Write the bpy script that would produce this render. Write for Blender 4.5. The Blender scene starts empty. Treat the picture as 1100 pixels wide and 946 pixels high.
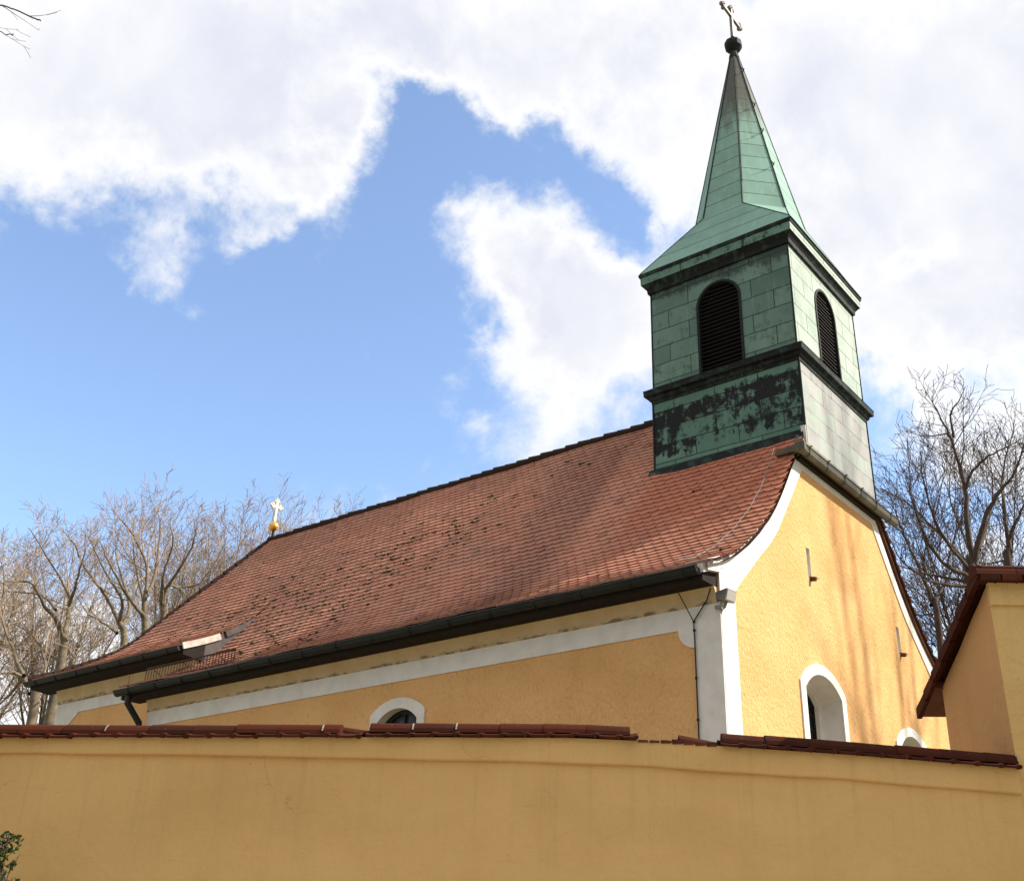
import bpy, bmesh, math, random
from mathutils import Vector, Matrix, noise as mnoise
R = math.radians
SC = bpy.context.scene
COL = SC.collection

# ------------------------------------------------------------------ camera
CAM = Vector((6.5986, -12.2797, 1.6))
YAW, PITCH, FPX, PPX, PPY = 0.9642, 0.4428, 1124.451, 647.71, 474.41
FWD = Vector((-math.cos(YAW)*math.cos(PITCH), math.sin(YAW)*math.cos(PITCH), math.sin(PITCH)))
RT = FWD.cross(Vector((0, 0, 1))).normalized()
UP = RT.cross(FWD)
_c, _s = math.cos(-0.004), math.sin(-0.004)
RT, UP = _c*RT + _s*UP, -_s*RT + _c*UP
cam = bpy.data.cameras.new('camera')
co = bpy.data.objects.new('camera', cam)
COL.objects.link(co)
co.matrix_world = Matrix(((RT.x, UP.x, -FWD.x, CAM.x), (RT.y, UP.y, -FWD.y, CAM.y), (RT.z, UP.z, -FWD.z, CAM.z), (0, 0, 0, 1)))
cam.sensor_fit = 'HORIZONTAL'
cam.sensor_width = 36
cam.lens = FPX/1100*36
cam.shift_x = (550-PPX)/1100
cam.shift_y = (PPY-473)/1100
cam.clip_end = 2000
SC.camera = co
HV = Vector((-math.cos(YAW), math.sin(YAW), 0))      # horizontal view direction
HR = Vector((math.sin(YAW), math.cos(YAW), 0))       # horizontal right
def uv(u, D, z):                                     # street coordinates: along the wall, away from the camera, height
    return Vector((CAM.x, CAM.y, 0)) + HR*u + HV*D + Vector((0, 0, z))
def dirpx(x, y):
    return (FWD + RT*((x-PPX)/FPX) + UP*((PPY-y)/FPX)).normalized()
def at(x, y, D):
    r = dirpx(x, y)
    return CAM + r*(D/r.dot(HV))

# ------------------------------------------------------------------ sun, sky, exposure
SUN_EL, SUN_AZ = R(40), R(35)                    # azimuth from +x towards +y
SUN = Vector((math.cos(SUN_EL)*math.cos(SUN_AZ), math.cos(SUN_EL)*math.sin(SUN_AZ), math.sin(SUN_EL)))
sl = bpy.data.lights.new('sun', 'SUN')
sl.energy = 3.3
sl.angle = R(0.8)
sl.color = (1.0, 0.93, 0.82)
so = bpy.data.objects.new('sun', sl)
COL.objects.link(so)
so.rotation_euler = SUN.to_track_quat('Z', 'Y').to_euler()
SC.view_settings.view_transform = 'Standard'
SC.view_settings.look = 'None'
SC.view_settings.exposure = 1.3
SC.view_settings.gamma = 1
SC.view_settings.use_curve_mapping = False

wd = bpy.data.worlds.new('World')
SC.world = wd
wd.use_nodes = True
nt = wd.node_tree
nt.nodes.clear()
def N(tree, typ, **kw):
    n = tree.nodes.new(typ)
    for k, v in kw.items():
        setattr(n, k, v)
    return n
def mth(tree, op, a, b=None, c=None, clamp=False):
    n = tree.nodes.new('ShaderNodeMath')
    n.operation = op
    n.use_clamp = clamp
    for i, x in enumerate((a, b, c)):
        if x is None:
            continue
        if isinstance(x, (int, float)):
            n.inputs[i].default_value = x
        else:
            tree.links.new(x, n.inputs[i])
    return n.outputs[0]
L = nt.links.new
sky = N(nt, 'ShaderNodeTexSky', sky_type='NISHITA')
sky.sun_disc = False
sky.sun_elevation = SUN_EL
sky.sun_rotation = math.atan2(SUN.x, SUN.y)
sky.altitude = 400
sky.dust_density = 0.6
sky.ozone_density = 2.5
geo = N(nt, 'ShaderNodeTexCoord')
DIR = geo.outputs['Generated']
# cloud banks: where in the sky (direction) they stand, how wide and how thick
CLOUDS = [  # x, y (direction), radius, weight
    (60, 60, 150, .8), (235, 85, 125, .9), (120, 246, 40, -.25), (40, 260, 50, -.3), (305, 165, 60, .6), (420, 20, 105, .9), (400, 150, 42, -.5), (462, 165, 48, -.75), (470, 225, 36, -.3), (560, 40, 120, .9), (690, 110, 90, .45),
    (720, 190, 60, .35), (880, 50, 180, .9), (930, 190, 130, .65), (1080, 150, 150, .8), (1060, 330, 110, .6), (1090, 470, 60, .3),
    (545, 250, 42, .55), (480, 225, 34, .5), (590, 205, 26, .35), (560, 320, 62, .65), (620, 335, 70, .7), (590, 400, 62, .65), (660, 410, 60, .6),
    (690, 330, 60, .5), (500, 470, 24, .34), (575, 480, 34, .45), (520, 380, 32, .4),
    (172, 265, 30, .55), (200, 302, 26, .5), (234, 345, 28, .5), (264, 240, 22, .35), (205, 225, 30, -.35), (300, 260, 30, -.3),
    (10, 640, 60, .5), (60, 720, 80, .75), (10, 760, 60, .7), (1000, 470, 60, .45), (970, 420, 40, .3), (1010, 640, 60, .4), (940, 360, 40, .35), (450, 370, 20, .18), (-150, 40, 170, .9), (1250, 300, 200, .6),
    (40, 300, 110, -.5), (130, 430, 150, -.5), (330, 400, 140, -.55), (60, 560, 100, -.3), (400, 200, 60, -.45), (385, 290, 90, -.4), (620, 185, 56, -.95), (556, 160, 42, -.75), (672, 240, 46, -.9), (510, 165, 34, -.6), (440, 165, 36, -.4), (440, 330, 60, -.5),
    (975, 285, 30, -.75), (945, 430, 36, -.6), (1010, 560, 60, -.55), (960, 490, 40, -.5), (1045, 430, 40, -.45), (250, 560, 90, -.4), (450, 440, 50, -.3), (20, 215, 18, -.2), (66, 178, 18, -.16),
]
def warp(scale, amp, detail):
    n = N(nt, 'ShaderNodeTexNoise')
    n.inputs['Scale'].default_value = scale
    n.inputs['Detail'].default_value = detail
    n.inputs['Roughness'].default_value = .6
    L(DIR, n.inputs['Vector'])
    v = N(nt, 'ShaderNodeVectorMath', operation='MULTIPLY_ADD')
    L(n.outputs['Color'], v.inputs[0])
    v.inputs[1].default_value = (amp,)*3
    v.inputs[2].default_value = (-amp/2,)*3
    return v.outputs[0]
wa = N(nt, 'ShaderNodeVectorMath', operation='ADD')
L(DIR, wa.inputs[0])
L(warp(7.0, .20, 8), wa.inputs[1])
wn = N(nt, 'ShaderNodeVectorMath', operation='NORMALIZE')
L(wa.outputs[0], wn.inputs[0])
WD = wn.outputs[0]
cov = None
for x, y, r, w in CLOUDS:
    d = dirpx(x, y)
    ang = r/FPX*0.92
    v = N(nt, 'ShaderNodeVectorMath', operation='DOT_PRODUCT')
    L(WD, v.inputs[0])
    v.inputs[1].default_value = d
    k = 2.0/(ang*ang)
    e = mth(nt, 'MULTIPLY_ADD', v.outputs['Value'], k, -k)
    e = mth(nt, 'EXPONENT', e)
    cov = mth(nt, 'MULTIPLY_ADD', e, w, cov if cov is not None else 0.0)
sepd = N(nt, 'ShaderNodeSeparateXYZ')
L(DIR, sepd.inputs[0])
def wnoise(scale, detail, rough, dist=0.0, off=(0, 0, 0)):
    mp = N(nt, 'ShaderNodeMapping')
    mp.inputs['Location'].default_value = off
    L(DIR, mp.inputs[0])
    n = N(nt, 'ShaderNodeTexNoise')
    n.inputs['Scale'].default_value = scale
    n.inputs['Detail'].default_value = detail
    n.inputs['Roughness'].default_value = rough
    n.inputs['Distortion'].default_value = dist
    L(mp.outputs[0], n.inputs['Vector'])
    return n.outputs[0]
n1 = wnoise(8.5, 14, 0.64, 0.2)
n2 = wnoise(2.0, 4, 0.5, 0.0, (3, 1, 7))
# unseen sky away from the banks: broken cloud, thickened overhead to light the roof
vd = N(nt, 'ShaderNodeVectorMath', operation='DOT_PRODUCT')
L(DIR, vd.inputs[0])
vd.inputs[1].default_value = dirpx(550, 400)
mrf = N(nt, 'ShaderNodeMapRange', interpolation_type='SMOOTHSTEP')
mrf.inputs['From Min'].default_value = 0.86
mrf.inputs['From Max'].default_value = 0.60
L(vd.outputs['Value'], mrf.inputs['Value'])
hi = N(nt, 'ShaderNodeMapRange', interpolation_type='SMOOTHSTEP')
hi.inputs['From Min'].default_value = 0.3
hi.inputs['From Max'].default_value = 0.75
hi.inputs['To Max'].default_value = 0.9
L(sepd.outputs[2], hi.inputs['Value'])
rest = mth(nt, 'MULTIPLY', mrf.outputs[0], mth(nt, 'ADD', hi.outputs[0], mth(nt, 'MULTIPLY_ADD', n2, 2.4, -0.85)))
f = mth(nt, 'ADD', cov, rest)
f = mth(nt, 'ADD', f, mth(nt, 'MULTIPLY_ADD', n1, 2.7, -1.35))
mask = N(nt, 'ShaderNodeMapRange', interpolation_type='SMOOTHSTEP')
mask.inputs['From Min'].default_value = -0.32
mask.inputs['From Max'].default_value = 0.72
L(f, mask.inputs['Value'])
thick = N(nt, 'ShaderNodeMapRange', interpolation_type='SMOOTHSTEP')
thick.inputs['From Min'].default_value = 0.35
thick.inputs['From Max'].default_value = 1.25
L(f, thick.inputs['Value'])
n3 = wnoise(4.2, 8, 0.58, 0.3, (9, 4, 2))
tk = mth(nt, 'MULTIPLY', thick.outputs[0], mth(nt, 'MULTIPLY_ADD', n3, 3.4, -1.15, clamp=True))
cc = N(nt, 'ShaderNodeMixRGB')
cc.inputs[1].default_value = (0.84, 0.835, 0.835, 1)
cc.inputs[2].default_value = (0.62, 0.64, 0.73, 1)
L(tk, cc.inputs[0])
bg1 = N(nt, 'ShaderNodeBackground')
bg1.inputs['Strength'].default_value = 0.122
L(sky.outputs[0], bg1.inputs[0])
bg2 = N(nt, 'ShaderNodeBackground')
bg2.inputs['Strength'].default_value = 0.515
c2 = N(nt, 'ShaderNodeMixRGB')
c2.inputs[2].default_value = (0.34, 0.32, 0.30, 1)  # unseen low cloud greyed so less light reaches the walls
low = N(nt, 'ShaderNodeMapRange', interpolation_type='SMOOTHSTEP')
low.inputs['From Min'].default_value = 0.62
low.inputs['From Max'].default_value = 0.22
L(sepd.outputs[2], low.inputs['Value'])
L(mth(nt, 'MULTIPLY', mrf.outputs[0], low.outputs[0]), c2.inputs[0])
L(cc.outputs[0], c2.inputs[1])
L(c2.outputs[0], bg2.inputs[0])
veil = mth(nt, 'MULTIPLY_ADD', mask.outputs[0], 0.96, 0.04)
mx = N(nt, 'ShaderNodeMixShader')
L(veil, mx.inputs[0])
L(bg1.outputs[0], mx.inputs[1])
L(bg2.outputs[0], mx.inputs[2])
wo = N(nt, 'ShaderNodeOutputWorld')
L(mx.outputs[0], wo.inputs[0])

# ------------------------------------------------------------------ materials
def srgb(r, g, b):
    f = lambda c: (c/255/12.92) if c/255 <= .04045 else ((c/255+.055)/1.055)**2.4
    return (f(r), f(g), f(b), 1)
def newmat(name):
    m = bpy.data.materials.new(name)
    m.use_nodes = True
    t = m.node_tree
    t.nodes['Principled BSDF'].inputs['Specular IOR Level'].default_value = .2
    return m, t, t.nodes['Principled BSDF']
def coords(t, kind='Object', scale=None):
    tc = N(t, 'ShaderNodeTexCoord')
    o = tc.outputs[kind]
    if scale is not None:
        mp = N(t, 'ShaderNodeMapping')
        mp.inputs['Scale'].default_value = scale
        t.links.new(o, mp.inputs[0])
        o = mp.outputs[0]
    return o
def tnoise(t, vec, scale, detail=4, rough=.55, dist=0):
    n = N(t, 'ShaderNodeTexNoise')
    n.inputs['Scale'].default_value = scale
    n.inputs['Detail'].default_value = detail
    n.inputs['Roughness'].default_value = rough
    n.inputs['Distortion'].default_value = dist
    t.links.new(vec, n.inputs['Vector'])
    return n.outputs[0]
def rng(t, v, a, b, c=0.0, d=1.0, smooth=True):
    n = N(t, 'ShaderNodeMapRange')
    if smooth:
        n.interpolation_type = 'SMOOTHSTEP'
    for nm, x in (('From Min', a), ('From Max', b), ('To Min', c), ('To Max', d)):
        n.inputs[nm].default_value = x
    t.links.new(v, n.inputs['Value'])
    return n.outputs[0]
def mix(t, fac, a, b, mode='MIX'):
    n = N(t, 'ShaderNodeMixRGB', blend_type=mode)
    for i, x in ((0, fac), (1, a), (2, b)):
        if isinstance(x, (int, float)):
            n.inputs[i].default_value = x
        elif isinstance(x, tuple):
            n.inputs[i].default_value = x if len(x) == 4 else (*x, 1)
        else:
            t.links.new(x, n.inputs[i])
    return n.outputs[0]
def bump(t, b, h, strength, dist):
    n = N(t, 'ShaderNodeBump')
    n.inputs['Strength'].default_value = strength
    n.inputs['Distance'].default_value = dist
    t.links.new(h, n.inputs['Height'])
    t.links.new(n.outputs[0], b.inputs['Normal'])
def stucco(name, col, col2, grain=26, depth=.02, blot=.35, streak=True, pits=.35, runs=0, relief=.012):
    m, t, b = newmat(name)
    o = coords(t)
    big = tnoise(t, o, .7, 5, .6)
    st = tnoise(t, coords(t, 'Object', (1.6, 1.6, .22)), 2.2, 5, .6)
    fine = tnoise(t, coords(t, 'Object', (1, 1, .6)), grain, 3, .6, .6)
    c = mix(t, rng(t, big, .35, .7), col, col2)
    if streak:
        c = mix(t, rng(t, st, .5, .78, 0, blot), c, tuple(x*.72 for x in col[:3])+(1,))
    c = mix(t, rng(t, fine, .38, .62, .82, 1.06, False), (0, 0, 0, 1), c, 'MULTIPLY') if False else c
    pit = rng(t, fine, .30, .46, 1, 0)
    c = mix(t, mth(t, 'MULTIPLY', pit, pits), c, tuple(x*.62 for x in col[:3])+(1,))
    t.links.new(c, b.inputs['Base Color'])
    b.inputs['Roughness'].default_value = .92
    # age: old repairs in a slightly different tone, hairline cracks, runs below ledges
    vor = N(t, 'ShaderNodeTexVoronoi', feature='DISTANCE_TO_EDGE')
    wv = N(t, 'ShaderNodeVectorMath', operation='ADD')
    nz = N(t, 'ShaderNodeTexNoise')
    nz.inputs['Scale'].default_value = 2.5
    nz.inputs['Detail'].default_value = 6
    t.links.new(o, nz.inputs['Vector'])
    t.links.new(o, wv.inputs[0])
    t.links.new(nz.outputs['Color'], wv.inputs[1])
    vor.inputs['Scale'].default_value = .55
    t.links.new(wv.outputs[0], vor.inputs['Vector'])
    crack = mth(t, 'MULTIPLY', rng(t, vor.outputs['Distance'], .0, .0045, 1, 0), rng(t, big, .52, .62))
    c = mix(t, mth(t, 'MULTIPLY', crack, .55), c, tuple(x*.4 for x in col[:3])+(1,))
    pt = tnoise(t, coords(t, 'Object', (.5, .5, .9)), 1.1, 3, .45, 1.2)
    c = mix(t, rng(t, pt, .54, .62, 0, .07), c, tuple(min(1, x*1.22) for x in col[:3])+(1,))
    c = mix(t, rng(t, pt, .46, .38, 0, .07), c, tuple(x*.7 for x in col2[:3])+(1,))
    if runs:
        sp = N(t, 'ShaderNodeSeparateXYZ')
        t.links.new(o, sp.inputs[0])
        rn = tnoise(t, coords(t, 'Object', (7, 7, .25)), 1.6, 6, .65)
        rm = mth(t, 'MULTIPLY', rng(t, rn, .50, .72), rng(t, sp.outputs[2], runs-1.3, runs, 0, 1))
        c = mix(t, mth(t, 'MULTIPLY', rm, .15), c, tuple(x*.5 for x in col2[:3])+(1,))
        spot = rng(t, tnoise(t, o, 5.5, 8, .7), .66, .72, 0, .25)
        c = mix(t, spot, c, tuple(x*.62 for x in col[:3])+(1,))
    t.links.new(c, b.inputs['Base Color'])
    trow = tnoise(t, coords(t, 'Object', (1, 1, 1.6)), 3.2, 5, .6, .8)
    h = mth(t, 'ADD', mth(t, 'MULTIPLY', fine, depth), mth(t, 'MULTIPLY', trow, relief))
    bump(t, b, h, .9, 1.0)
    return m
def paint(name, col, col2=None, rough=.8, sc=6, dep=.004, metal=0):
    m, t, b = newmat(name)
    o = coords(t)
    n = tnoise(t, o, sc, 6, .6)
    c = mix(t, rng(t, n, .35, .7), col, col2 or tuple(x*.78 for x in col[:3])+(1,))
    t.links.new(c, b.inputs['Base Color'])
    b.inputs['Roughness'].default_value = rough
    b.inputs['Metallic'].default_value = metal
    bump(t, b, tnoise(t, o, sc*6, 3), .5, dep)
    return m
M = {}
M['stucco'] = stucco('yellow_stucco', (.73, .425, .178, 1), (.65, .36, .135, 1), 22, .035, pits=.42)
M['plaster'] = stucco('ochre_plaster', (.63, .395, .152, 1), (.57, .35, .128, 1), 14, .010, .16, pits=.06, runs=3.0, relief=.02)
M['gateplaster'] = stucco('pale_ochre_plaster', (.62, .41, .16, 1), (.55, .35, .13, 1), 6, .03, .25, pits=.05, runs=4.4, relief=.045)
M['brownplaster'] = stucco('brown_ochre_plaster', (.52, .28, .115, 1), (.46, .25, .10, 1), 16, .012, .2, pits=.1)
M['white'] = paint('white_lime_paint', (.72, .69, .635, 1), (.62, .59, .53, 1), .9, 3)
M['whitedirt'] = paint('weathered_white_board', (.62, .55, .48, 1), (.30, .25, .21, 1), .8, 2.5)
M['dark'] = paint('dark_painted_metal', (.013, .017, .015, 1), (.021, .025, .022, 1), .5, 4, .002)
M['bronze'] = paint('brown_copper_gutter', (.11, .095, .06, 1), (.065, .06, .045, 1), .5, 3, .002, .3)
M['soffit'] = paint('dark_soffit_boards', (.016, .012, .010, 1), (.024, .018, .014, 1), .9)
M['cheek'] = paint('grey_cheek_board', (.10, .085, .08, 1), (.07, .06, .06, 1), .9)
M['rust'] = paint('rusty_iron', (.13, .05, .03, 1), (.08, .035, .022, 1), .8, 9)
M['darkiron'] = paint('dark_rusted_bars', (.05, .027, .02, 1), (.08, .038, .026, 1), .85, 9)
M['black'] = paint('black_louvre_paint', (.012, .011, .011, 1), (.018, .016, .016, 1), .7)
M['louvre'] = paint('weathered_louvre_slat', (.022, .016, .014, 1), (.014, .011, .010, 1), .75)
M['mortar'] = paint('lime_mortar', (.34, .29, .24, 1), (.24, .2, .17, 1), .95)
M['wire'] = paint('aluminium_wire', (.25, .24, .23, 1), (.18, .17, .16, 1), .5)
M['zinc'] = paint('grey_zinc', (.20, .18, .16, 1), (.13, .12, .11, 1), .5, 8, .002, .4)
M['gold'] = paint('gilded_metal', (.85, .50, .12, 1), (.75, .40, .09, 1), .32, 4, .001, .85)
M['palegold'] = paint('bright_gilded_cross', (.85, .76, .55, 1), (.8, .7, .5, 1), .4, 4, .001, .3)
M['bark'] = paint('grey_brown_bark', (.19, .15, .10, 1), (.09, .075, .05, 1), .95, 5, .02)
M['barkdark'] = paint('dark_brown_bark', (.085, .062, .05, 1), (.05, .038, .03, 1), .95, 5, .02)
M['twig'] = paint('pinkish_brown_twigs', (.33, .25, .18, 1), (.25, .185, .135, 1), .9, 2)
M['twigdark'] = paint('dark_twigs', (.10, .072, .06, 1), (.07, .05, .04, 1), .9, 2)
M['moss'] = paint('dry_moss', (.085, .066, .030, 1), (.045, .035, .017, 1), 1, 12, .02)
M['deck'] = paint('roof_battens', (.04, .02, .014, 1), None, .9)
M['leadwhite'] = paint('pale_flashing', (.62, .58, .52, 1), (.5, .46, .42, 1), .6)

def cornice_mat():
    m, t, b = newmat('cream_cornice_plaster')
    o = coords(t)
    n = tnoise(t, o, 2.2, 6, .65)
    c = mix(t, rng(t, n, .3, .7), (.60, .46, .27, 1), (.52, .38, .2, 1))
    sp = N(t, 'ShaderNodeSeparateXYZ')
    t.links.new(coords(t, 'UV'), sp.inputs[0])
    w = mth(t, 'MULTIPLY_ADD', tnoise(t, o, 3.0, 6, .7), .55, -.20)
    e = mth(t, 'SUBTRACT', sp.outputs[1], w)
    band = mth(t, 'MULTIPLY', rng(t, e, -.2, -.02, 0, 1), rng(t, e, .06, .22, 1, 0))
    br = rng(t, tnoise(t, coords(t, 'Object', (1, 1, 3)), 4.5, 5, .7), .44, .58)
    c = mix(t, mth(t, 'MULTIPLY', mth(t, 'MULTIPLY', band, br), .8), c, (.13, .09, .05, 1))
    t.links.new(c, b.inputs['Base Color'])
    b.inputs['Roughness'].default_value = .95
    bump(t, b, n, .5, .02)
    return m
M['cornice'] = cornice_mat()

def tile_mat():
    m, t, b = newmat('clay_beaver_tail_tiles')
    o = coords(t)
    g = N(t, 'ShaderNodeNewGeometry')
    rnd = g.outputs['Random Per Island']
    c = mix(t, rnd, (.52, .242, .160, 1), (.44, .192, .122, 1))
    c = mix(t, rng(t, rnd, .90, .99), c, (.33, .15, .10, 1))
    pos = N(t, 'ShaderNodeSeparateXYZ')
    t.links.new(o, pos.inputs[0])
    X, Y, Z = pos.outputs
    big = tnoise(t, o, .8, 5, .6)
    fine = tnoise(t, o, 9, 4, .65)
    c = mix(t, rng(t, big, .42, .70, 0, .35), c, (.34, .21, .155, 1))
    c = mix(t, rng(t, fine, .45, .75, 0, .35), c, (.29, .18, .13, 1))
    # redder, cleaner clay where the copper tower drains over it
    wob = mth(t, 'MULTIPLY_ADD', big, .8, -.4)
    xx = mth(t, 'ADD', X, wob)
    cl = mth(t, 'MULTIPLY', rng(t, xx, -3.3, -2.7), rng(t, Z, 6.4, 8.6, 0, 1))
    c = mix(t, mth(t, 'MULTIPLY', cl, .55), c, (.40, .115, .055, 1))
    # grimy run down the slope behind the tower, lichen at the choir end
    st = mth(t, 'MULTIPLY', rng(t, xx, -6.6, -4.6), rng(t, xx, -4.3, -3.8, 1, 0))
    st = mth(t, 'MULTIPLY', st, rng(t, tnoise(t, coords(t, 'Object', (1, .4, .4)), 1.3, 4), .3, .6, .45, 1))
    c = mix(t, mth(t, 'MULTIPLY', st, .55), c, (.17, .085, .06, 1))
    lf = mth(t, 'MULTIPLY', rng(t, X, -5, -14, 0, .45), rng(t, big, .3, .7, .4, 1))
    c = mix(t, lf, c, (.30, .15, .10, 1))
    gr = mth(t, 'MULTIPLY', rng(t, Z, 6.9, 6.35, 0, 1), rng(t, tnoise(t, o, 2.5, 5, .7), .38, .62))
    c = mix(t, mth(t, 'MULTIPLY', gr, .6), c, (.22, .16, .13, 1))
    t.links.new(c, b.inputs['Base Color'])
    b.inputs['Roughness'].default_value = .85
    bump(t, b, fine, .5, .006)
    return m
M['tile'] = tile_mat()

def coping_mat():
    m, t, b = newmat('dark_red_engobed_tiles')
    o = coords(t)
    g = N(t, 'ShaderNodeNewGeometry')
    c = mix(t, g.outputs['Random Per Island'], (.075, .019, .009, 1), (.040, .013, .008, 1))
    n = tnoise(t, o, 7, 5, .65)
    c = mix(t, rng(t, n, .5, .75, 0, .5), c, (.05, .022, .018, 1))
    t.links.new(c, b.inputs['Base Color'])
    b.inputs['Roughness'].default_value = .85
    b.inputs['Specular IOR Level'].default_value = .06
    lich = rng(t, tnoise(t, o, 22, 6, .7), .62, .70, 0, .5)
    t.links.new(mix(t, lich, c, (.16, .12, .075, 1)), b.inputs['Base Color'])
    bump(t, b, n, .4, .006)
    return m
M['coping'] = coping_mat()

def copper(name, ca, cb, stain, bw=.92, rh=.385, lo=None, stain_amt=1.0, top_dark=None, off=.5, thr=(.485, .57)):
    """patinated sheet: brick-laid sheets in UV metres, dark patches where the patina has gone"""
    m, t, b = newmat(name)
    u = coords(t, 'UV')
    o = coords(t)
    br = N(t, 'ShaderNodeTexBrick')
    br.offset = off
    wv = N(t, 'ShaderNodeVectorMath', operation='ADD')
    nn = N(t, 'ShaderNodeTexNoise')
    nn.inputs['Scale'].default_value = 1.2
    t.links.new(u, nn.inputs['Vector'])
    sc = N(t, 'ShaderNodeVectorMath', operation='SCALE')
    sc.inputs['Scale'].default_value = .035
    t.links.new(nn.outputs['Color'], sc.inputs[0])
    t.links.new(u, wv.inputs[0])
    t.links.new(sc.outputs[0], wv.inputs[1])
    t.links.new(wv.outputs[0], br.inputs['Vector'])
    br.inputs['Scale'].default_value = 1
    br.inputs['Brick Width'].default_value = bw
    br.inputs['Row Height'].default_value = rh
    br.inputs['Mortar Size'].default_value = .010
    br.inputs['Mortar Smooth'].default_value = .3
    br.inputs['Color1'].default_value = ca
    br.inputs['Color2'].default_value = cb
    br.inputs['Mortar'].default_value = tuple(x*.22 for x in ca[:3])+(1,)
    c = br.outputs['Color']
    big = tnoise(t, o, 1.1, 6, .62)
    c = mix(t, rng(t, big, .35, .72, 0, .45), c, tuple(x*.6 for x in ca[:3])+(1,))
    sx = tnoise(t, coords(t, 'Object', (3, 3, .5)), 2.5, 5, .6)
    c = mix(t, rng(t, sx, .5, .75, 0, .35), c, tuple(min(1, x*1.35) for x in cb[:3])+(1,))
    bl1 = tnoise(t, o, 5.2, 12, .74, .3)
    bl2 = tnoise(t, coords(t, 'Object', (1, 1, .28)), 5.5, 8, .7, .2)
    blot = mth(t, 'ADD', mth(t, 'MULTIPLY', bl1, .62), mth(t, 'MULTIPLY', bl2, .38))
    bcol = N(t, 'ShaderNodeTexBrick')
    bcol.offset = off
    t.links.new(wv.outputs[0], bcol.inputs['Vector'])
    for k_, v_ in (('Scale', 1), ('Brick Width', bw), ('Row Height', rh), ('Mortar Size', 0.0), ('Color1', (0, 0, 0, 1)), ('Color2', (1, 1, 1, 1))):
        bcol.inputs[k_].default_value = v_
    blot = mth(t, 'ADD', blot, mth(t, 'MULTIPLY_ADD', bcol.outputs['Color'], .10, -.05))
    z = N(t, 'ShaderNodeSeparateXYZ')
    t.links.new(o, z.inputs[0])
    # black gathers along the seams' undersides and in the band below the cornice
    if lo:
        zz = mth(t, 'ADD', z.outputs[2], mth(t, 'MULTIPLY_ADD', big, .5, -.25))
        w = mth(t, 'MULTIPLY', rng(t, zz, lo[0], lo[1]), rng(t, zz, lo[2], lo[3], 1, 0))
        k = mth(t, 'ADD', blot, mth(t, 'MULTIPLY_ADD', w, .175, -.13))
    else:
        k = mth(t, 'ADD', blot, -.10)
    k = mth(t, 'ADD', k, mth(t, 'MULTIPLY', br.outputs['Fac'], .07))
    sm = rng(t, k, thr[0], thr[1])
    c = mix(t, mth(t, 'MULTIPLY', sm, stain_amt), c, stain)
    if top_dark:
        zz = mth(t, 'ADD', z.outputs[2], mth(t, 'MULTIPLY_ADD', tnoise(t, coords(t, 'Object', (6, 6, .6)), 1.5, 5), 2.2, -1.1))
        c = mix(t, rng(t, zz, top_dark[0], top_dark[1], 0, .88), c, (.085, .07, .062, 1))
        c = mix(t, mth(t, 'MULTIPLY', rng(t, br.outputs['Fac'], .3, .8), .7), c, (.05, .06, .055, 1))
    t.links.new(c, b.inputs['Base Color'])
    b.inputs['Roughness'].default_value = .72
    h = mth(t, 'MULTIPLY_ADD', br.outputs['Fac'], 1.0, mth(t, 'MULTIPLY', big, .5))
    bump(t, b, h, .6, .015)
    return m
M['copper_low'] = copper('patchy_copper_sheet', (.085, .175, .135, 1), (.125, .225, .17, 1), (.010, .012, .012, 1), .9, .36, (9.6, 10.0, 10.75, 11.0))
M['copper_up'] = copper('green_copper_sheet', (.09, .155, .128, 1), (.155, .25, .20, 1), (.02, .028, .025, 1), .92, .395, (13.2, 13.4, 14, 15), .78, thr=(.38, .56))
M['copper_pale'] = copper('pale_copper_sheet', (.36, .435, .37, 1), (.41, .475, .41, 1), (.20, .24, .2, 1), .92, .395, None, .5, thr=(.5, .66))
M['lead'] = copper('grey_white_sheet', (.33, .325, .31, 1), (.39, .385, .37, 1), (.30, .40, .32, 1), .9, .36, None, .8, thr=(.40, .52))
M['copper_spire'] = copper('spire_copper_sheet', (.20, .345, .28, 1), (.24, .40, .325, 1), (.10, .12, .10, 1), 30, .40, None, .4, (17.4, 19.0), thr=(.52, .66))
M['copper_trim'] = copper('dark_copper_trim', (.022, .038, .031, 1), (.035, .06, .048, 1), (.006, .007, .007, 1), 1.4, 5, None, .95, thr=(.30, .42))
M['copper_fascia'] = copper('green_fascia_sheet', (.10, .19, .15, 1), (.13, .23, .18, 1), (.012, .018, .017, 1), 1.4, 5, None, .9, thr=(.40, .48))
M['coverdark'] = paint('dark_patina', (.009, .011, .010, 1), (.016, .022, .019, 1), .7)
def glass(name):
    m, t, b = newmat(name)
    o = coords(t)
    c = mix(t, rng(t, tnoise(t, o, 3, 3), .3, .7), (.02, .025, .03, 1), (.06, .065, .07, 1))
    t.links.new(c, b.inputs['Base Color'])
    b.inputs['Roughness'].default_value = .12
    return m
M['glass'] = glass('dark_leaded_glass')
m, t, b = newmat('lamp_glass')
b.inputs['Base Color'].default_value = (.45, .42, .38, 1)
b.inputs['Roughness'].default_value = .15
M['lampglass'] = m
m, t, b = newmat('glossy_leaf')
g = N(t, 'ShaderNodeNewGeometry')
t.links.new(mix(t, g.outputs['Random Per Island'], (.055, .085, .02, 1), (.03, .045, .014, 1)), b.inputs['Base Color'])
b.inputs['Roughness'].default_value = .45
M['leaf'] = m
m, t, b = newmat('ground_gravel_and_grass')
o = coords(t)
c = mix(t, rng(t, tnoise(t, o, .25, 6, .65), .4, .6), (.30, .25, .18, 1), (.12, .13, .055, 1))
c = mix(t, rng(t, tnoise(t, o, 14, 4), .4, .7, 0, .4), c, (.36, .31, .25, 1))
t.links.new(c, b.inputs['Base Color'])
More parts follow.
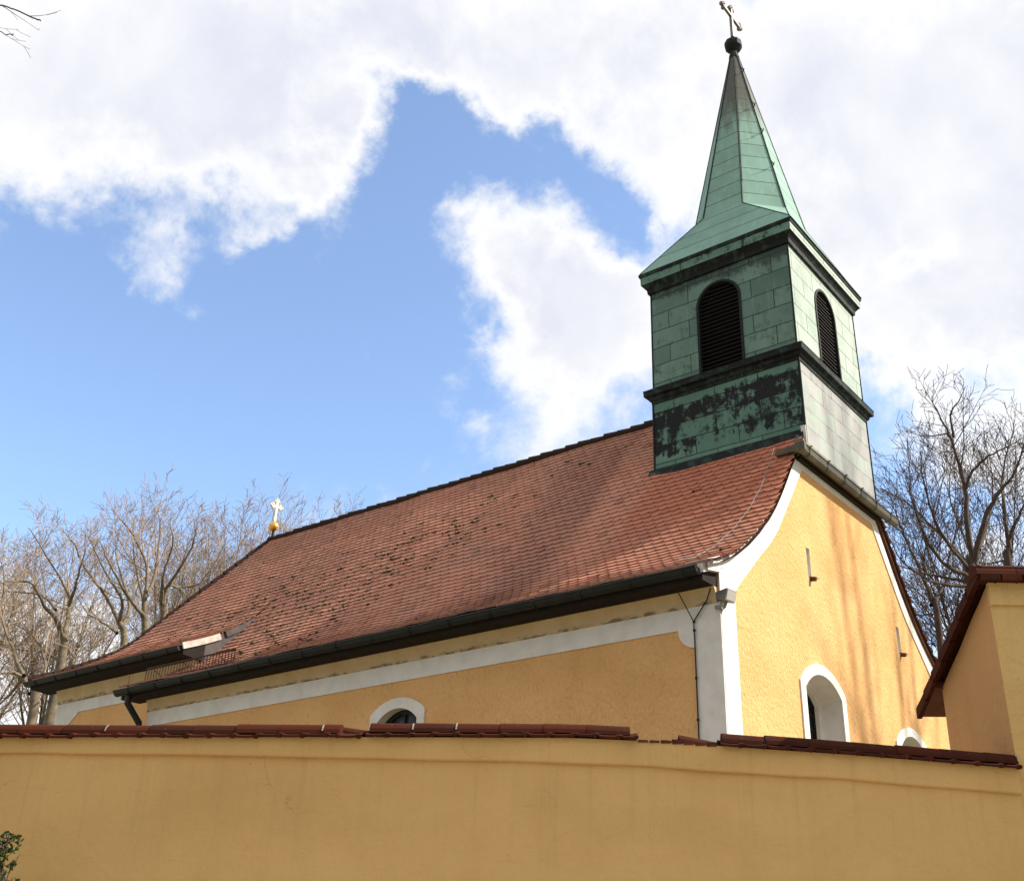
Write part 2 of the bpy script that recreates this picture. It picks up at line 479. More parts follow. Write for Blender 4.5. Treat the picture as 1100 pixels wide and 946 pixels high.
b.inputs['Roughness'].default_value = .95
M['ground'] = m
m, t, b = newmat('asphalt')
o = coords(t)
t.links.new(mix(t, rng(t, tnoise(t, o, 30, 4), .3, .7), (.05, .05, .052, 1), (.085, .08, .078, 1)), b.inputs['Base Color'])
b.inputs['Roughness'].default_value = .9
M['asphalt'] = m
M['pave'] = paint('pale_paving', (.32, .28, .23, 1), (.25, .22, .18, 1), .9)

# ------------------------------------------------------------------ mesh helpers
class MB:
    def __init__(s):
        s.v, s.f, s.m, s.uv = [], [], [], []
    def add(s, vs, fs, mi=0, uvs=None):
        k = len(s.v)
        s.v += [tuple(p) for p in vs]
        for i, f in enumerate(fs):
            s.f.append(tuple(a+k for a in f))
            s.m.append(mi)
            s.uv.append(uvs[i] if uvs else None)
    def box(s, a, b, mi=0):
        x0, x1 = sorted((a[0], b[0])); y0, y1 = sorted((a[1], b[1])); z0, z1 = sorted((a[2], b[2]))
        s.add([(x0, y0, z0), (x1, y0, z0), (x1, y1, z0), (x0, y1, z0), (x0, y0, z1), (x1, y0, z1), (x1, y1, z1), (x0, y1, z1)],
              [(0, 3, 2, 1), (4, 5, 6, 7), (0, 1, 5, 4), (1, 2, 6, 5), (2, 3, 7, 6), (3, 0, 4, 7)], mi)
    def hexa(s, p, mi=0):
        s.add(p, [(0, 3, 2, 1), (4, 5, 6, 7), (0, 1, 5, 4), (1, 2, 6, 5), (2, 3, 7, 6), (3, 0, 4, 7)], mi)
    def tube(s, pts, rad, n=6, mi=0, cap=True, arc=None):
        pts = [Vector(p) for p in pts]
        if isinstance(rad, (int, float)):
            rad = [rad]*len(pts)
        vs, fs = [], []
        ref = None
        for i, p in enumerate(pts):
            d = (pts[min(i+1, len(pts)-1)]-pts[max(i-1, 0)])
            d = d.normalized() if d.length > 1e-9 else Vector((0, 0, 1))
            if ref is None:
                ref = Vector((0, 0, 1)) if abs(d.z) < .9 else Vector((1, 0, 0))
            a = d.cross(ref)
            if a.length < 1e-6:
                a = d.orthogonal()
            a.normalize()
            bb = a.cross(d)
            ref = bb
            for k in range(n):
                t = 2*math.pi*k/n
                vs.append(p+(a*math.cos(t)+bb*math.sin(t))*rad[i])
        for i in range(len(pts)-1):
            for k in range(n):
                k2 = (k+1) % n
                fs.append((i*n+k, i*n+k2, (i+1)*n+k2, (i+1)*n+k))
        if cap:
            fs.append(tuple(range(n-1, -1, -1)))
            fs.append(tuple((len(pts)-1)*n+k for k in range(n)))
        s.add(vs, fs, mi)
    def ball(s, c, r, nu=14, nv=9, mi=0, sq=1.0):
        vs, fs = [], []
        for j in range(nv+1):
            th = math.pi*j/nv
            for i in range(nu):
                ph = 2*math.pi*i/nu
                vs.append((c[0]+r*math.sin(th)*math.cos(ph), c[1]+r*math.sin(th)*math.sin(ph), c[2]+r*sq*math.cos(th)))
        for j in range(nv):
            for i in range(nu):
                i2 = (i+1) % nu
                fs.append((j*nu+i, (j+1)*nu+i, (j+1)*nu+i2, j*nu+i2))
        s.add(vs, fs, mi)
    def plate(s, outer, holes, fn, ext, mi=0, side_mi=None, uvfn=None, sides=True, hole_depth=None, hole_mi=None):
        """flat polygon with holes; fn maps 2D->3D, ext = vector towards the back for the edges"""
        bm = bmesh.new()
        edges = []
        for loop in [outer]+list(holes):
            vs = [bm.verts.new(fn(*p)) for p in loop]
            for i in range(len(vs)):
                edges.append(bm.edges.new((vs[i], vs[(i+1) % len(vs)])))
        nrm = -Vector(ext).normalized()
        bmesh.ops.triangle_fill(bm, use_beauty=True, use_dissolve=False, edges=edges, normal=nrm)
        bm.verts.index_update()
        bm.normal_update()
        vs = [v.co.copy() for v in bm.verts]
        fs = []
        for f in bm.faces:
            idx = [v.index for v in f.verts]
            if f.normal.dot(nrm) < 0:
                idx.reverse()
            fs.append(tuple(idx))
        bm.free()
        uvs = None
        if uvfn:
            uvs = [[uvfn(vs[i]) for i in f] for f in fs]
        s.add(vs, fs, mi, uvs)
        E = Vector(ext)
        for li, loop in enumerate([outer]+list(holes)):
            if li == 0 and not sides:
                continue
            e = E if li == 0 or hole_depth is None else E.normalized()*hole_depth
            m2 = (side_mi if side_mi is not None else mi) if li == 0 else (hole_mi if hole_mi is not None else mi)
            n = len(loop)
            P = [Vector(fn(*p)) for p in loop]
            s.add(P+[p+e for p in P], [(i, (i+1) % n, n+(i+1) % n, n+i) for i in range(n)], m2)
def children_offset(parent):
    o = Vector((0, 0, 0))
    while parent is not None:
        o += Vector(parent.location)
        parent = parent.parent
    return o
def build(name, mb, mats, parent=None, smooth=False, base=None, label=None, cat=None, group=None, kind=None):
    me = bpy.data.meshes.new(name)
    off = children_offset(parent) if parent else Vector(base or (0, 0, 0))
    me.from_pydata([(x-off.x, y-off.y, z-off.z) for x, y, z in mb.v], [], mb.f)
    if not isinstance(mats, (list, tuple)):
        mats = [mats]
    for m in mats:
        me.materials.append(m)
    me.polygons.foreach_set('material_index', mb.m)
    if any(u is not None for u in mb.uv):
        ul = me.uv_layers.new(name='UVMap')
        for p in me.polygons:
            u = mb.uv[p.index]
            if u:
                for k, li in enumerate(p.loop_indices):
                    ul.data[li].uv = u[k]
    if smooth:
        me.polygons.foreach_set('use_smooth', [True]*len(me.polygons))
    me.update()
    o = bpy.data.objects.new(name, me)
    COL.objects.link(o)
    if parent:
        o.parent = parent
    else:
        o.location = off
    tag(o, label, cat, group, kind)
    return o
def tag(o, label=None, cat=None, group=None, kind=None):
    for k, v in (('label', label), ('category', cat), ('group', group), ('kind', kind)):
        if v:
            o[k] = v
def thing(name, loc, label, cat, group=None):
    o = bpy.data.objects.new(name, None)
    o.empty_display_size = .3
    COL.objects.link(o)
    o.location = loc
    tag(o, label, cat, group)
    return o
def interp(tab, x):
    if x <= tab[0][0]:
        return tab[0][1]
    for (a, b), (c, d) in zip(tab, tab[1:]):
        if x <= c:
            return b+(d-b)*(x-a)/(c-a)
    return tab[-1][1]
def arcpts(x0, x1, zs, zt, n=12):
    """segmental arch from (x0,zs) over (mid,zt) to (x1,zs)"""
    c, h, r = (x0+x1)/2, abs(x1-x0)/2, zt-zs
    Rr = (h*h+r*r)/(2*r)
    a = math.asin(min(1, h/Rr))
    sg = 1 if x1 > x0 else -1
    return [(c+sg*Rr*math.sin(-a+2*a*i/n), zt-Rr+Rr*math.cos(-a+2*a*i/n)) for i in range(n+1)]
def archloop(x0, x1, zb, zs, zt, n=12):
    return [(x0, zb)]+arcpts(x0, x1, zs, zt, n)+[(x1, zb)]
random.seed(7)

# ------------------------------------------------------------------ ground
mb = MB()
mb.add([(-400, -400, 0), (400, -400, 0), (400, 400, 0), (-400, 400, 0)], [(0, 1, 2, 3)])
build('ground', mb, M['ground'], kind='structure')
mb = MB()
P = [uv(-60, 1.5, .004), uv(60, 1.5, .004), uv(60, 7.4, .004), uv(-60, 7.4, .004)]
mb.add(P, [(0, 1, 2, 3)])
P = [uv(-60, -6, .004), uv(60, -6, .004), uv(60, -1, .004), uv(-60, -1, .004)]
build('pavement', mb, M['pave'], kind='structure')
mb = MB()
mb.add(P, [(0, 1, 2, 3)])
build('road', mb, M['asphalt'], kind='structure')

# ------------------------------------------------------------------ church
W, YC = 9.5, 4.75
church = thing('church', (0, 0, 0), 'yellow church with long red tiled roof and green copper bell tower', 'church')
PN = [(4.75, 11.46), (3.19, 9.51), (2.42, 8.51), (1.87, 7.81), (1.23, 7.155), (.53, 6.63), (-.1, 6.30), (-.47, 6.17)]
PC = [(4.75, 11.46), (3.19, 9.51), (2.42, 8.52), (2.05, 8.10), (1.6, 7.77), (1.0, 7.44), (.36, 7.17)]
XG = 0.125
GO = [(0, 6.19), (.57, 6.54), (1.28, 7.05), (1.93, 7.67), (2.48, 8.34), (2.99, 9.05)]     # gable outline, left side
GI = [(.43, 5.97), (.63, 6.17), (1.22, 6.68), (1.87, 7.23), (2.38, 7.83), (3.19, 8.86)]   # inner edge of its white band
def crv(P, n=5):
    out = []
    for i in range(len(P)-1):
        p0, p1, p2, p3 = P[max(i-1, 0)], P[i], P[i+1], P[min(i+2, len(P)-1)]
        for k in range(n):
            t = k/n
            out.append(tuple(.5*(2*b+(c-a)*t+(2*a-5*b+4*c-d)*t*t+(3*b-a-3*c+d)*t**3) for a, b, c, d in zip(p0, p1, p2, p3)))
    return out+[P[-1]]
GO, GI = crv(GO), crv(GI)
mir = lambda pts: [(W-y, z) for y, z in reversed(pts)]
# -- walls
mb = MB()
G1 = archloop(2.58, 3.94, 3.2, 5.05, 5.335)
G2 = archloop(6.44, 7.78, 3.0, 4.62, 4.92)
S1 = [(3.10, 6.92), (3.10, 7.44), (3.235, 7.44), (3.235, 6.92)]
S2 = [(7.035, 6.46), (7.035, 6.98), (7.185, 6.98), (7.185, 6.46)]
mb.plate([(0, 0)]+GO+mir(GO)+[(W, 0)], [G1, G2, S1, S2], lambda y, z: (0, y, z), (-.5, 0, 0), 0, sides=False, hole_depth=.5, hole_mi=1)
NW = archloop(-6.46, -5.55, 3.0, 4.80, 5.0)
mb.plate([(-13.0, 0), (-13.0, 6.2), (0, 6.2), (0, 0)], [NW], lambda x, z: (x, 0, z), (0, .4, 0), 0, sides=False, hole_depth=.2, hole_mi=1)
mb.add([(-13, 0, 0), (-13, 0, 6.2), (-13, .9, 6.9), (-13, .9, 0)], [(0, 1, 2, 3)])
mb.add([(0, W, 0), (0, W, 6.2), (-13, W, 6.2), (-13, W, 0)], [(0, 1, 2, 3)])
build('wall', mb, [M['stucco'], M['white']], church)
mb = MB()
mb.add([(-13, .9, 0), (-13, .9, 7.15), (-18.2, .9, 7.15), (-18.2, .9, 0)], [(0, 1, 2, 3)])
mb.add([(-18.2, .9, 0), (-18.2, .9, 7.15), (-18.2, 8.6, 7.15), (-18.2, 8.6, 0)], [(0, 1, 2, 3)])
mb.add([(-13, 8.6, 0), (-13, 8.6, 7.15), (-18.2, 8.6, 7.15), (-18.2, 8.6, 0)], [(3, 2, 1, 0)])
build('choir_wall', mb, M['stucco'], church)
# -- white trim on the gable
mb = MB()
loop = [(0, 0)]+GO+mir(GO)+[(W-y, z) for y, z in GI]+list(reversed(GI))+[(.43, 0)]
mb.plate(loop, [], lambda y, z: (.022, y, z), (-.03, 0, 0))
build('gable_trim', mb, M['white'], church)
# -- nave wall: corner pilaster with notch, band
mb = MB()
def notch(cx, cz, r, sg):
    return [(cx+sg*r*math.sin(a), cz-r*math.cos(a)) for a in [math.pi/2*i/6 for i in range(7)]]
nt_ = [(-.39-.26+.26*math.sin(a)*1.0, 5.42-0*a) for a in (0,)]
# field top-right corner has a quarter-round bite of white
q = [(-.39-.27*math.cos(a), 5.44-.27*math.sin(a)) for a in [math.pi/2*i/8 for i in range(9)]]
# walks from (-.66,5.44) to (-.39,5.17) bulging into the field
loop = [(-13.03, 5.44), (-13.03, 5.74), (.022, 5.74), (.022, 0), (-.39, 0)]+list(reversed(q))
mb.plate(loop, [], lambda x, z: (x, -.02, z), (0, .03, 0))
build('wall_band', mb, M['white'], church)
mb = MB()
uvq = [(0, 0), (1, 0), (1, 1), (0, 1)]
def cornice_run(mb, x0, x1, y, z0, z1, dep):
    prof = [(0, 0), (.03, .02), (.035, .08), (.045, .14), (dep*.7, .19), (dep, z1-z0)]
    for (d0, h0), (d1, h1) in zip(prof, prof[1:]):
        mb.add([(x0, y-d0, z0+h0), (x1, y-d0, z0+h0), (x1, y-d1, z0+h1), (x0, y-d1, z0+h1)], [(0, 1, 2, 3)], 0,
               [[(0, h0/(z1-z0)), (1, h0/(z1-z0)), (1, h1/(z1-z0)), (0, h1/(z1-z0))]])
    for x in (x0, x1):
        mb.add([(x, y, z0)]+[(x, y-d, z0+h) for d, h in prof]+[(x, y, z1)], [tuple(range(len(prof)+2))], 0, [[(0, .6)]*(len(prof)+2)])
cornice_run(mb, -13.05, -.02, -.004, 5.72, 5.96, .10)
build('cornice', mb, M['cornice'], church)
mb = MB()
cornice_run(mb, -18.22, -12.95, .896, 6.62, 6.93, .12)
build('cornice', mb, M['cornice'], church)
mb = MB()
loop = [(-18.22, 0), (-18.22, 6.62), (-13.0, 6.62), (-13.0, 6.36), (-17.25, 6.36), (-17.75, 5.98), (-17.75, 0)]
mb.plate(loop, [], lambda x, z: (x, .88, z), (0, .03, 0))
mb.add([(-18.215, .88, 0), (-18.215, .88, 6.62), (-18.215, 1.4, 6.62), (-18.215, 1.4, 0)], [(0, 1, 2, 3)])
build('wall_band', mb, M['white'], church)
# -- windows
def window(outer, inner, fn, n, depth, glassbox, bars):
    """white surround on the wall, dark frame and pane at the back of the reveal"""
    nv = Vector(n)
    w = MB()
    w.plate(outer, [inner], lambda a, z: Vector(fn(a, z))+nv*.026, -nv*.03)
    root = build('window', w, M['white'], church)
    g = MB()
    xs = [p[0] for p in inner]; zt = max(p[1] for p in inner); zb = min(p[1] for p in inner)
    g.plate(inner, [], lambda a, z: Vector(fn(a, z))-nv*(depth-.004), -nv*.02)
    build('pane', g, M['glass'], root)
    fr = MB()
    cx, cz = (min(xs)+max(xs))/2, (zt+zb)/2
    k = 1-.16/(max(xs)-min(xs))
    kz = 1-.14/(zt-zb)
    small = [(cx+(a-cx)*k, cz+(z-cz)*kz) for a, z in inner]
    fr.plate(inner, [small], lambda a, z: Vector(fn(a, z))-nv*(depth-.06), -nv*.05)
    for i in range(1, bars[0]):
        a = min(xs)+(max(xs)-min(xs))*i/bars[0]
        p0, p1 = Vector(fn(a-.018, zb))-nv*(depth-.045), Vector(fn(a+.018, zt-.06))-nv*(depth-.01)
        fr.box(p0, p1)
    for i in range(1, bars[1]):
        z = zb+(zt-.25-zb)*i/bars[1]
        p0, p1 = Vector(fn(min(xs)+.05, z-.015))-nv*(depth-.04), Vector(fn(max(xs)-.05, z+.015))-nv*(depth-.012)
        fr.box(p0, p1)
    build('frame', fr, M['dark'], root)
    if depth < .3:
        return root
    rim = MB()
    k2 = 1-.05/(max(xs)-min(xs)); 
    small2 = [(cx+(a-cx)*k2, cz+(z-cz)*(1-.05/(zt-zb))) for a, z in inner]
    rim.plate([(cx+(a-cx)*.999, cz+(z-cz)*.999) for a, z in inner], [small], lambda a, z: Vector(fn(a, z))-nv*(depth-.14), -nv*.07)
    build('inner_reveal', rim, M['white'], root)
    return root
window(archloop(2.40, 4.11, 3.0, 5.13, 5.50), G1, lambda y, z: (0, y, z), (1, 0, 0), .5, None, (3, 8))
window(archloop(6.27, 7.95, 2.8, 4.74, 5.08), G2, lambda y, z: (0, y, z), (1, 0, 0), .5, None, (3, 8))
window(archloop(-6.62, -5.39, 2.8, 4.94, 5.17), NW, lambda x, z: (x, 0, z), (0, -1, 0), .2, None, (2, 8))
# -- ventilation slits (shallow boxes set into the gable) with their pegs
for S in (S1, S2):
    mb = MB()
    y0, y1 = S[0][0], S[2][0]; z0, z1 = S[0][1], S[1][1]
    e = .05
    mb.box((-.45, y0-.05, z0-.05), (-.44, y1+.05, z1+.05), 1)
    o = build('vent_slit', mb, [M['stucco'], M['cheek']], church)
    mb = MB()
    mb.tube([(-.02, (y0+y1)/2+.01, z0-.01), (.10, (y0+y1)/2+.02, z0-.03)], [.045, .038], 8)
    mb.tube([(.07, (y0+y1)/2+.02, z0-.01), (.12, (y0+y1)/2+.09, z0-.01)], .007, 4)
    build('peg', mb, M['rust'], o)

# -- roof tiles
def polylen(P):
    s = [0]
    for (a, b), (c, d) in zip(P, P[1:]):
        s.append(s[-1]+math.hypot(c-a, d-b))
    return s
def on(P, S, s):
    if s < 0:
        i = 0
    else:
        i = 0
        while i < len(P)-2 and s > S[i+1]:
            i += 1
    t = (s-S[i])/(S[i+1]-S[i])
    y = P[i][0]+(P[i+1][0]-P[i][0])*t; z = P[i][1]+(P[i+1][1]-P[i][1])*t
    dy, dz = P[i+1][0]-P[i][0], P[i+1][1]-P[i][1]
    l = math.hypot(dy, dz)
    n = (dz/l, -dy/l)
    if n[1] < 0:
        n = (-n[0], -n[1])
    return y, z, n
def sag(x, s):
    return .045*mnoise.noise(Vector((x*.33, s*.4, 3.1)))+.02*mnoise.noise(Vector((x*1.1, s*1.2, 8.2)))
def smooth_prof(P, n=4):
    out = [P[0], P[1]]
    pts = P[1:]
    for i in range(len(pts)-1):
        p0 = pts[max(i-1, 0)]; p1 = pts[i]; p2 = pts[i+1]; p3 = pts[min(i+2, len(pts)-1)]
        for k in range(1, n+1):
            t = k/n
            f = lambda a, b, c, d: .5*((2*b)+(-a+c)*t+(2*a-5*b+4*c-d)*t*t+(-a+3*b-3*c+d)*t**3)
            out.append((f(p0[0], p1[0], p2[0], p3[0]), f(p0[1], p1[1], p2[1], p3[1])))
    return out
TW, TR = .196, .158
def tiles(mb, P, x_lo, x_hi, flip=False, skip=None):
    """rows of round-ended plain tiles laid from ridge to eave; x limits are functions of y"""
    S = polylen(P)
    total = S[-1]
    rows = int(total/TR)
    for r in range(rows+1):
        sb = min(total, (r+1)*TR + .02)          # lower edge of this row
        st = sb-TR-.05
        yb_, zb_, _ = on(P, S, sb)
        lo, hi = x_lo(yb_), x_hi(yb_)
        off = (r % 2)*.5
        i0, i1 = int(math.floor(lo/TW-off))-1, int(math.ceil(hi/TW-off))+1
        for i in range(i0, i1+1):
            xa, xb = (i+off)*TW+.0004, (i+off+1)*TW-.0004
            if xb < lo or xa > hi:
                continue
            xa, xb = max(xa, lo), min(xb, hi)
            if xb-xa < .03:
                continue
            if skip and skip((xa+xb)/2, yb_):
                continue
            jit = random.uniform(-.006, .006) if random.random() > .0015 else -random.uniform(.03, .07)
            lift = .044+random.uniform(-.003, .004)
            tilt = random.uniform(-.004, .004)
            top, bot, low = [], [], []
            bell = [(0, .036), (.12, .018), (.3, .004), (.5, 0), (.7, .004), (.88, .018), (1, .036)]
            for k, (u, d) in enumerate(bell):
                x = xa+(xb-xa)*u
                s = sb-d+jit
                y, z, n = on(P, S, s)
                h = sag(x, s)+lift+tilt*(u-.5)*2
                top.append((x, y+n[0]*h, z+n[1]*h))
                h2 = h-.036
                low.append((x, y+n[0]*h2, z+n[1]*h2))
            ups = []
            for x in (xb, xa):
                y, z, n = on(P, S, st)
                h = sag(x, st)+.014
                ups.append((x, y+n[0]*h, z+n[1]*h))
            vs = top+ups+low
            if flip:
                vs = [(x, W-y, z) for x, y, z in vs]
            k = len(top)
            fs = [tuple(range(k+2))]+[(j+1, j, k+2+j, k+2+j+1) for j in range(k-1)]
            if flip:
                fs = [tuple(reversed(f)) for f in fs]
            mb.add(vs, fs, 0)
def deck(mb, P, lo, hi, flip=False):
    S = polylen(P)
    n = 16
    rows = []
    for j in range(n+1):
        s = S[-1]*j/n
        y, z, nn = on(P, S, s)
        row = []
        for i in range(25):
            x = lo(y)+(hi(y)-lo(y))*i/24
            h = sag(x, s)-.035
            row.append((x, y+nn[0]*h, z+nn[1]*h))
        rows.append(row)
    vs = [p for r in rows for p in r]
    if flip:
        vs = [(x, W-y, z) for x, y, z in vs]
    mb.add(vs, [(j*25+i, j*25+i+1, (j+1)*25+i+1, (j+1)*25+i) for j in range(n) for i in range(24)], 1)
HX0, HX1 = -16.26, -18.82
hipx = lambda y: HX0+(HX1-HX0)*(4.75-y)/4.39
XV = -12.86
PNs, PCs = smooth_prof(PN), smooth_prof(PC)
nlo = lambda y: XV if y > 1.75 else -13.5
mb = MB()
tiles(mb, PNs, nlo, lambda y: XG)
deck(mb, PNs, nlo, lambda y: XG-.01)
tiles(mb, PCs, hipx, lambda y: XV-.005)
deck(mb, PCs, hipx, lambda y: XV-.01)
# far slope
PF = smooth_prof(PN)
tiles(mb, PF, lambda y: hipx(max(y, .36)), lambda y: XG, flip=True, skip=lambda x, y: x < -1.2)
deck(mb, PF, lambda y: hipx(max(y, .36)), lambda y: XG-.01, flip=True)
# choir hip end
ee = [(hipx(y), y, z-.03) for y, z in PCs]
ef = [(x, W-y, z) for x, y, z in ee]
n = len(ee)
mb.add(ee+ef, [(i, n+i, n+i+1, i+1) for i in range(n-1)], 1)
roof = build('roof', mb, [M['tile'], M['deck']], church)
# verge mortar along the gable edge
mb = MB()
def strip_along(mb, P, x, dx, up, dn, flip=False, smin=None, smax=None, mi=0):
    S = polylen(P)
    pts = []
    n = 40
    for i in range(n+1):
        s = S[-1]*i/n
        y, z, nn = on(P, S, s)
        if smin is not None and y > smin:
            continue
        if smax is not None and y < smax:
            continue
        pts.append((y, z, nn))
    for (y0, z0, n0), (y1, z1, n1) in zip(pts, pts[1:]):
        q = []
        for xx in (x, x+dx):
            for (y, z, nn, h) in ((y0, z0, n0, dn), (y1, z1, n1, dn), (y1, z1, n1, up), (y0, z0, n0, up)):
                yy = y+nn[0]*h
                q.append((xx, W-yy if flip else yy, z+nn[1]*h))
        mb.hexa(q, mi)
strip_along(mb, PNs, -.06, .078, .004, -.12)
build('verge', mb, M['white'], roof)
mb = MB()
strip_along(mb, PNs, -.06, .13, .008, -.10, flip=True)
build('verge', mb, M['rust'], roof)
# choir verge board + cheek
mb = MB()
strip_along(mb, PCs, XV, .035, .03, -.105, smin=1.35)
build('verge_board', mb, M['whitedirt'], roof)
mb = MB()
strip_along(mb, PCs, XV, .034, .03, -.10, smin=2.2, smax=1.31)  # upper stretch darker: weathering, plus its lack of sun put into the colour
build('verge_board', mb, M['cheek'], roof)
mb = MB()
SCs, SNs = polylen(PCs), polylen(PNs)
def zat(P, y):
    for (a, b), (c, d) in zip(P, P[1:]):
        if c <= y <= a:
            return b+(d-b)*(a-y)/(a-c)
    return P[-1][1]
ys = [2.1-i*.1 for i in range(13)]
for a, b_ in zip(ys, ys[1:]):
    mb.add([(XV-.01, a, zat(PNs, a)-.1), (XV-.01, a, zat(PCs, a)), (XV-.01, b_, zat(PCs, b_)), (XV-.01, b_, zat(PNs, b_)-.1)], [(0, 1, 2, 3)])
build('cheek', mb, M['cheek'], roof)
# ridge and hip caps
def caps(mb, a, b, n, r=.105):
    a, b = Vector(a), Vector(b)
    for i in range(n):
        p, q_ = a.lerp(b, i/n), a.lerp(b, (i+1.12)/n)
        dz = random.uniform(-.012, .012)
        mb.tube([p+Vector((0, 0, dz)), q_+Vector((0, 0, dz+.012))], [r*.88, r*1.08], 8)
mb = MB()
caps(mb, (-3.0, YC, 11.47), (-16.3, YC, 11.47), 38)
build('ridge_cap', mb, M['deck'], roof)
mb = MB()
hp = [(hipx(y), y, z+.02) for y, z in PCs]
for p, q_ in zip(hp, hp[1:]):
    n = max(1, int((Vector(p)-Vector(q_)).length/.35))
    caps(mb, p, q_, n, .095)
build('hip_cap', mb, M['deck'], roof)
# moss cushions sitting in the tile laps
mb = MB()
def moss_at(x, s, P, S, r):
    y, z, n = on(P, S, s)
    h = sag(x, s)+.035
    c = Vector((x, y+n[0]*h, z+n[1]*h))
    k = len(mb.v)
    for j in range(random.choice((1, 2, 2, 3))):
        cc_ = c+Vector((random.uniform(-1, 1)*r*2.4, random.uniform(-.5, .5)*r, random.uniform(-.5, .5)*r))
        mb.ball(cc_, r*random.uniform(.6, 1.1), 7, 5, 0, .75)
cl = [(-10.6, 4.6, 1.3, 1.1, 52), (-9.0, 3.8, .9, .9, 26), (-12.0, 3.9, 1.1, 1.0, 34), (-11.2, 5.6, 1.3, .6, 30), (-8.6, 2.6, 1.0, .7, 22), (-7.3, 3.2, .8, 1.0, 16),
      (-13.6, 3.6, 1.2, .8, 24), (-9.8, 2.9, .7, .7, 18), (-14.6, 4.2, 1.2, .9, 18), (-6.2, 1.4, 1.2, .7, 10), (-10.3, 6.2, 1.6, .5, 22)]
for cx, cs, sx, ss, n in cl:
    for _ in range(int(n*1.5)):
        x = random.gauss(cx, sx*.7); r_ = int(random.gauss(cs, ss*.7)/TR)
        s = r_*TR+.05
        if x > -5 or s < .5:
            continue
        PP = PNs if x > XV else PCs
        SS = SNs if x > XV else SCs
        if s > SS[-1]-.2:
            continue
        y = on(PP, SS, s)[0]
        if x < hipx(y)+.3:
            continue
        moss_at(x, s, PP, SS, random.uniform(.016, .042))
build('moss', mb, M['moss'], roof, smooth=True, kind='stuff')
# grooves: slipped tile lines, cable run
# -- eaves: soffit, gutter, downpipe
def gutter(name, x0, x1, y, z, r, mat, parent=church):
    mb = MB()
    n = 9
    k = max(2, int((x1-x0)/1.2))
    for w, rr in ((0, r), (1, r-.012)):
        vs, fs = [], []
        for i in range(k+1):
            x = x0+(x1-x0)*i/k
            dz = .015*mnoise.noise(Vector((x*.4, 2, 0)))
            for j in range(n+1):
                a = math.pi+math.pi*j/n
                vs.append((x, y+rr*math.cos(a), z+dz+rr*1.1*math.sin(a)))
        for i in range(k):
            for j in range(n):
                fs.append((i*(n+1)+j, (i+1)*(n+1)+j, (i+1)*(n+1)+j+1, i*(n+1)+j+1))
        mb.add(vs, fs)
    mb.tube([(x0, y-r, z), (x1, y-r, z)], .016, 6)
    for x in (x0, x1):
        mb.add([(x, y+r*math.cos(math.pi+math.pi*j/n), z+r*1.1*math.sin(math.pi+math.pi*j/n)) for j in range(n+1)], [tuple(range(n+1))])
    xx = x0+.5
    while xx < x1:
        mb.tube([(xx, y+(r+.008)*math.cos(math.pi+math.pi*j/6), z+(r+.008)*1.1*math.sin(math.pi+math.pi*j/6)) for j in range(7)], .011, 4)
        xx += .85
    return build(name, mb, mat, parent)
mb = MB()
mb.hexa([(-13.45, -.40, 5.96), (-.02, -.40, 5.96), (-.02, .02, 5.95), (-13.45, .02, 5.95), (-13.45, -.40, 6.14), (-.02, -.40, 6.14), (-.02, .02, 6.3), (-13.45, .02, 6.3)])
build('eave_soffit', mb, M['soffit'], church)
gutter('gutter', -13.5, -.03, -.475, 6.115, .09, M['dark'])
mb = MB()
mb.hexa([(-18.75, .42, 6.97), (XV+.0, .42, 6.97), (XV, .92, 6.92), (-18.75, .92, 6.92), (-18.75, .42, 7.12), (XV, .42, 7.12), (XV, .92, 7.3), (-18.75, .92, 7.3)])
mb.hexa([(-18.75, .92, 7.02), (-18.2, .92, 7.02), (-18.2, 8.6, 7.02), (-18.75, 8.6, 7.02), (-18.75, .92, 7.12), (-18.2, .92, 7.12), (-18.2, 8.6, 7.12), (-18.75, 8.6, 7.12)])
build('eave_soffit', mb, M['soffit'], church)
gutter('gutter', -18.85, XV-.02, .355, 7.115, .08, M['dark'])
mb = MB()
mb.tube([(-13.12, -.45, 6.0), (-13.12, -.45, 5.86), (-13.06, -.16, 5.5), (-13.06, -.12, 5.3), (-13.06, -.12, .1)], .06, 10)
for z in (5.2, 3.6, 2.0, .5):
    mb.tube([(-13.06, -.12, z), (-13.06, -.12, z+.05)], .07, 10)
build('downpipe', mb, M['dark'], church, smooth=False)
# white kneeler where gutter meets gable
mb = MB()
mb.hexa([(-.30, -.36, 6.10), (.05, -.36, 6.10), (.05, .0, 6.16), (-.30, .0, 6.16), (-.30, -.36, 6.26), (.05, -.36, 6.26), (.05, 0, 6.4), (-.30, 0, 6.4)])
build('kneeler', mb, M['white'], church)
# snow guard
mb = MB()
def eave_pt(x, y, h):
    return (x, y, zat(PNs, y)+h)
xg0, xg1, yg = -13.35, -10.5, -.02
for z0_ in (.05, .30):
    mb.tube([eave_pt(xg0, yg, z0_), eave_pt(xg1, yg, z0_)], .016, 5)
n = 30
for i in range(n+1):
    x = xg0+(xg1-xg0)*i/n
    mb.tube([eave_pt(x, yg, .03), eave_pt(x, yg, .31)], .011, 4)
for x in (-13.1, -12.1, -11.0):
    mb.tube([eave_pt(x, yg, .04), eave_pt(x, yg+.24, .04)], .012, 4)
    mb.tube([eave_pt(x, yg, .26), eave_pt(x, yg+.22, .04)], .010, 4)
build('snow_guard', mb, M['darkiron'], roof)
mb = MB()
mb.tube([eave_pt(-13.44, -.3, -.03), eave_pt(-13.44, -.3, .24)], .016, 5)
build('rod', mb, M['rust'], roof)
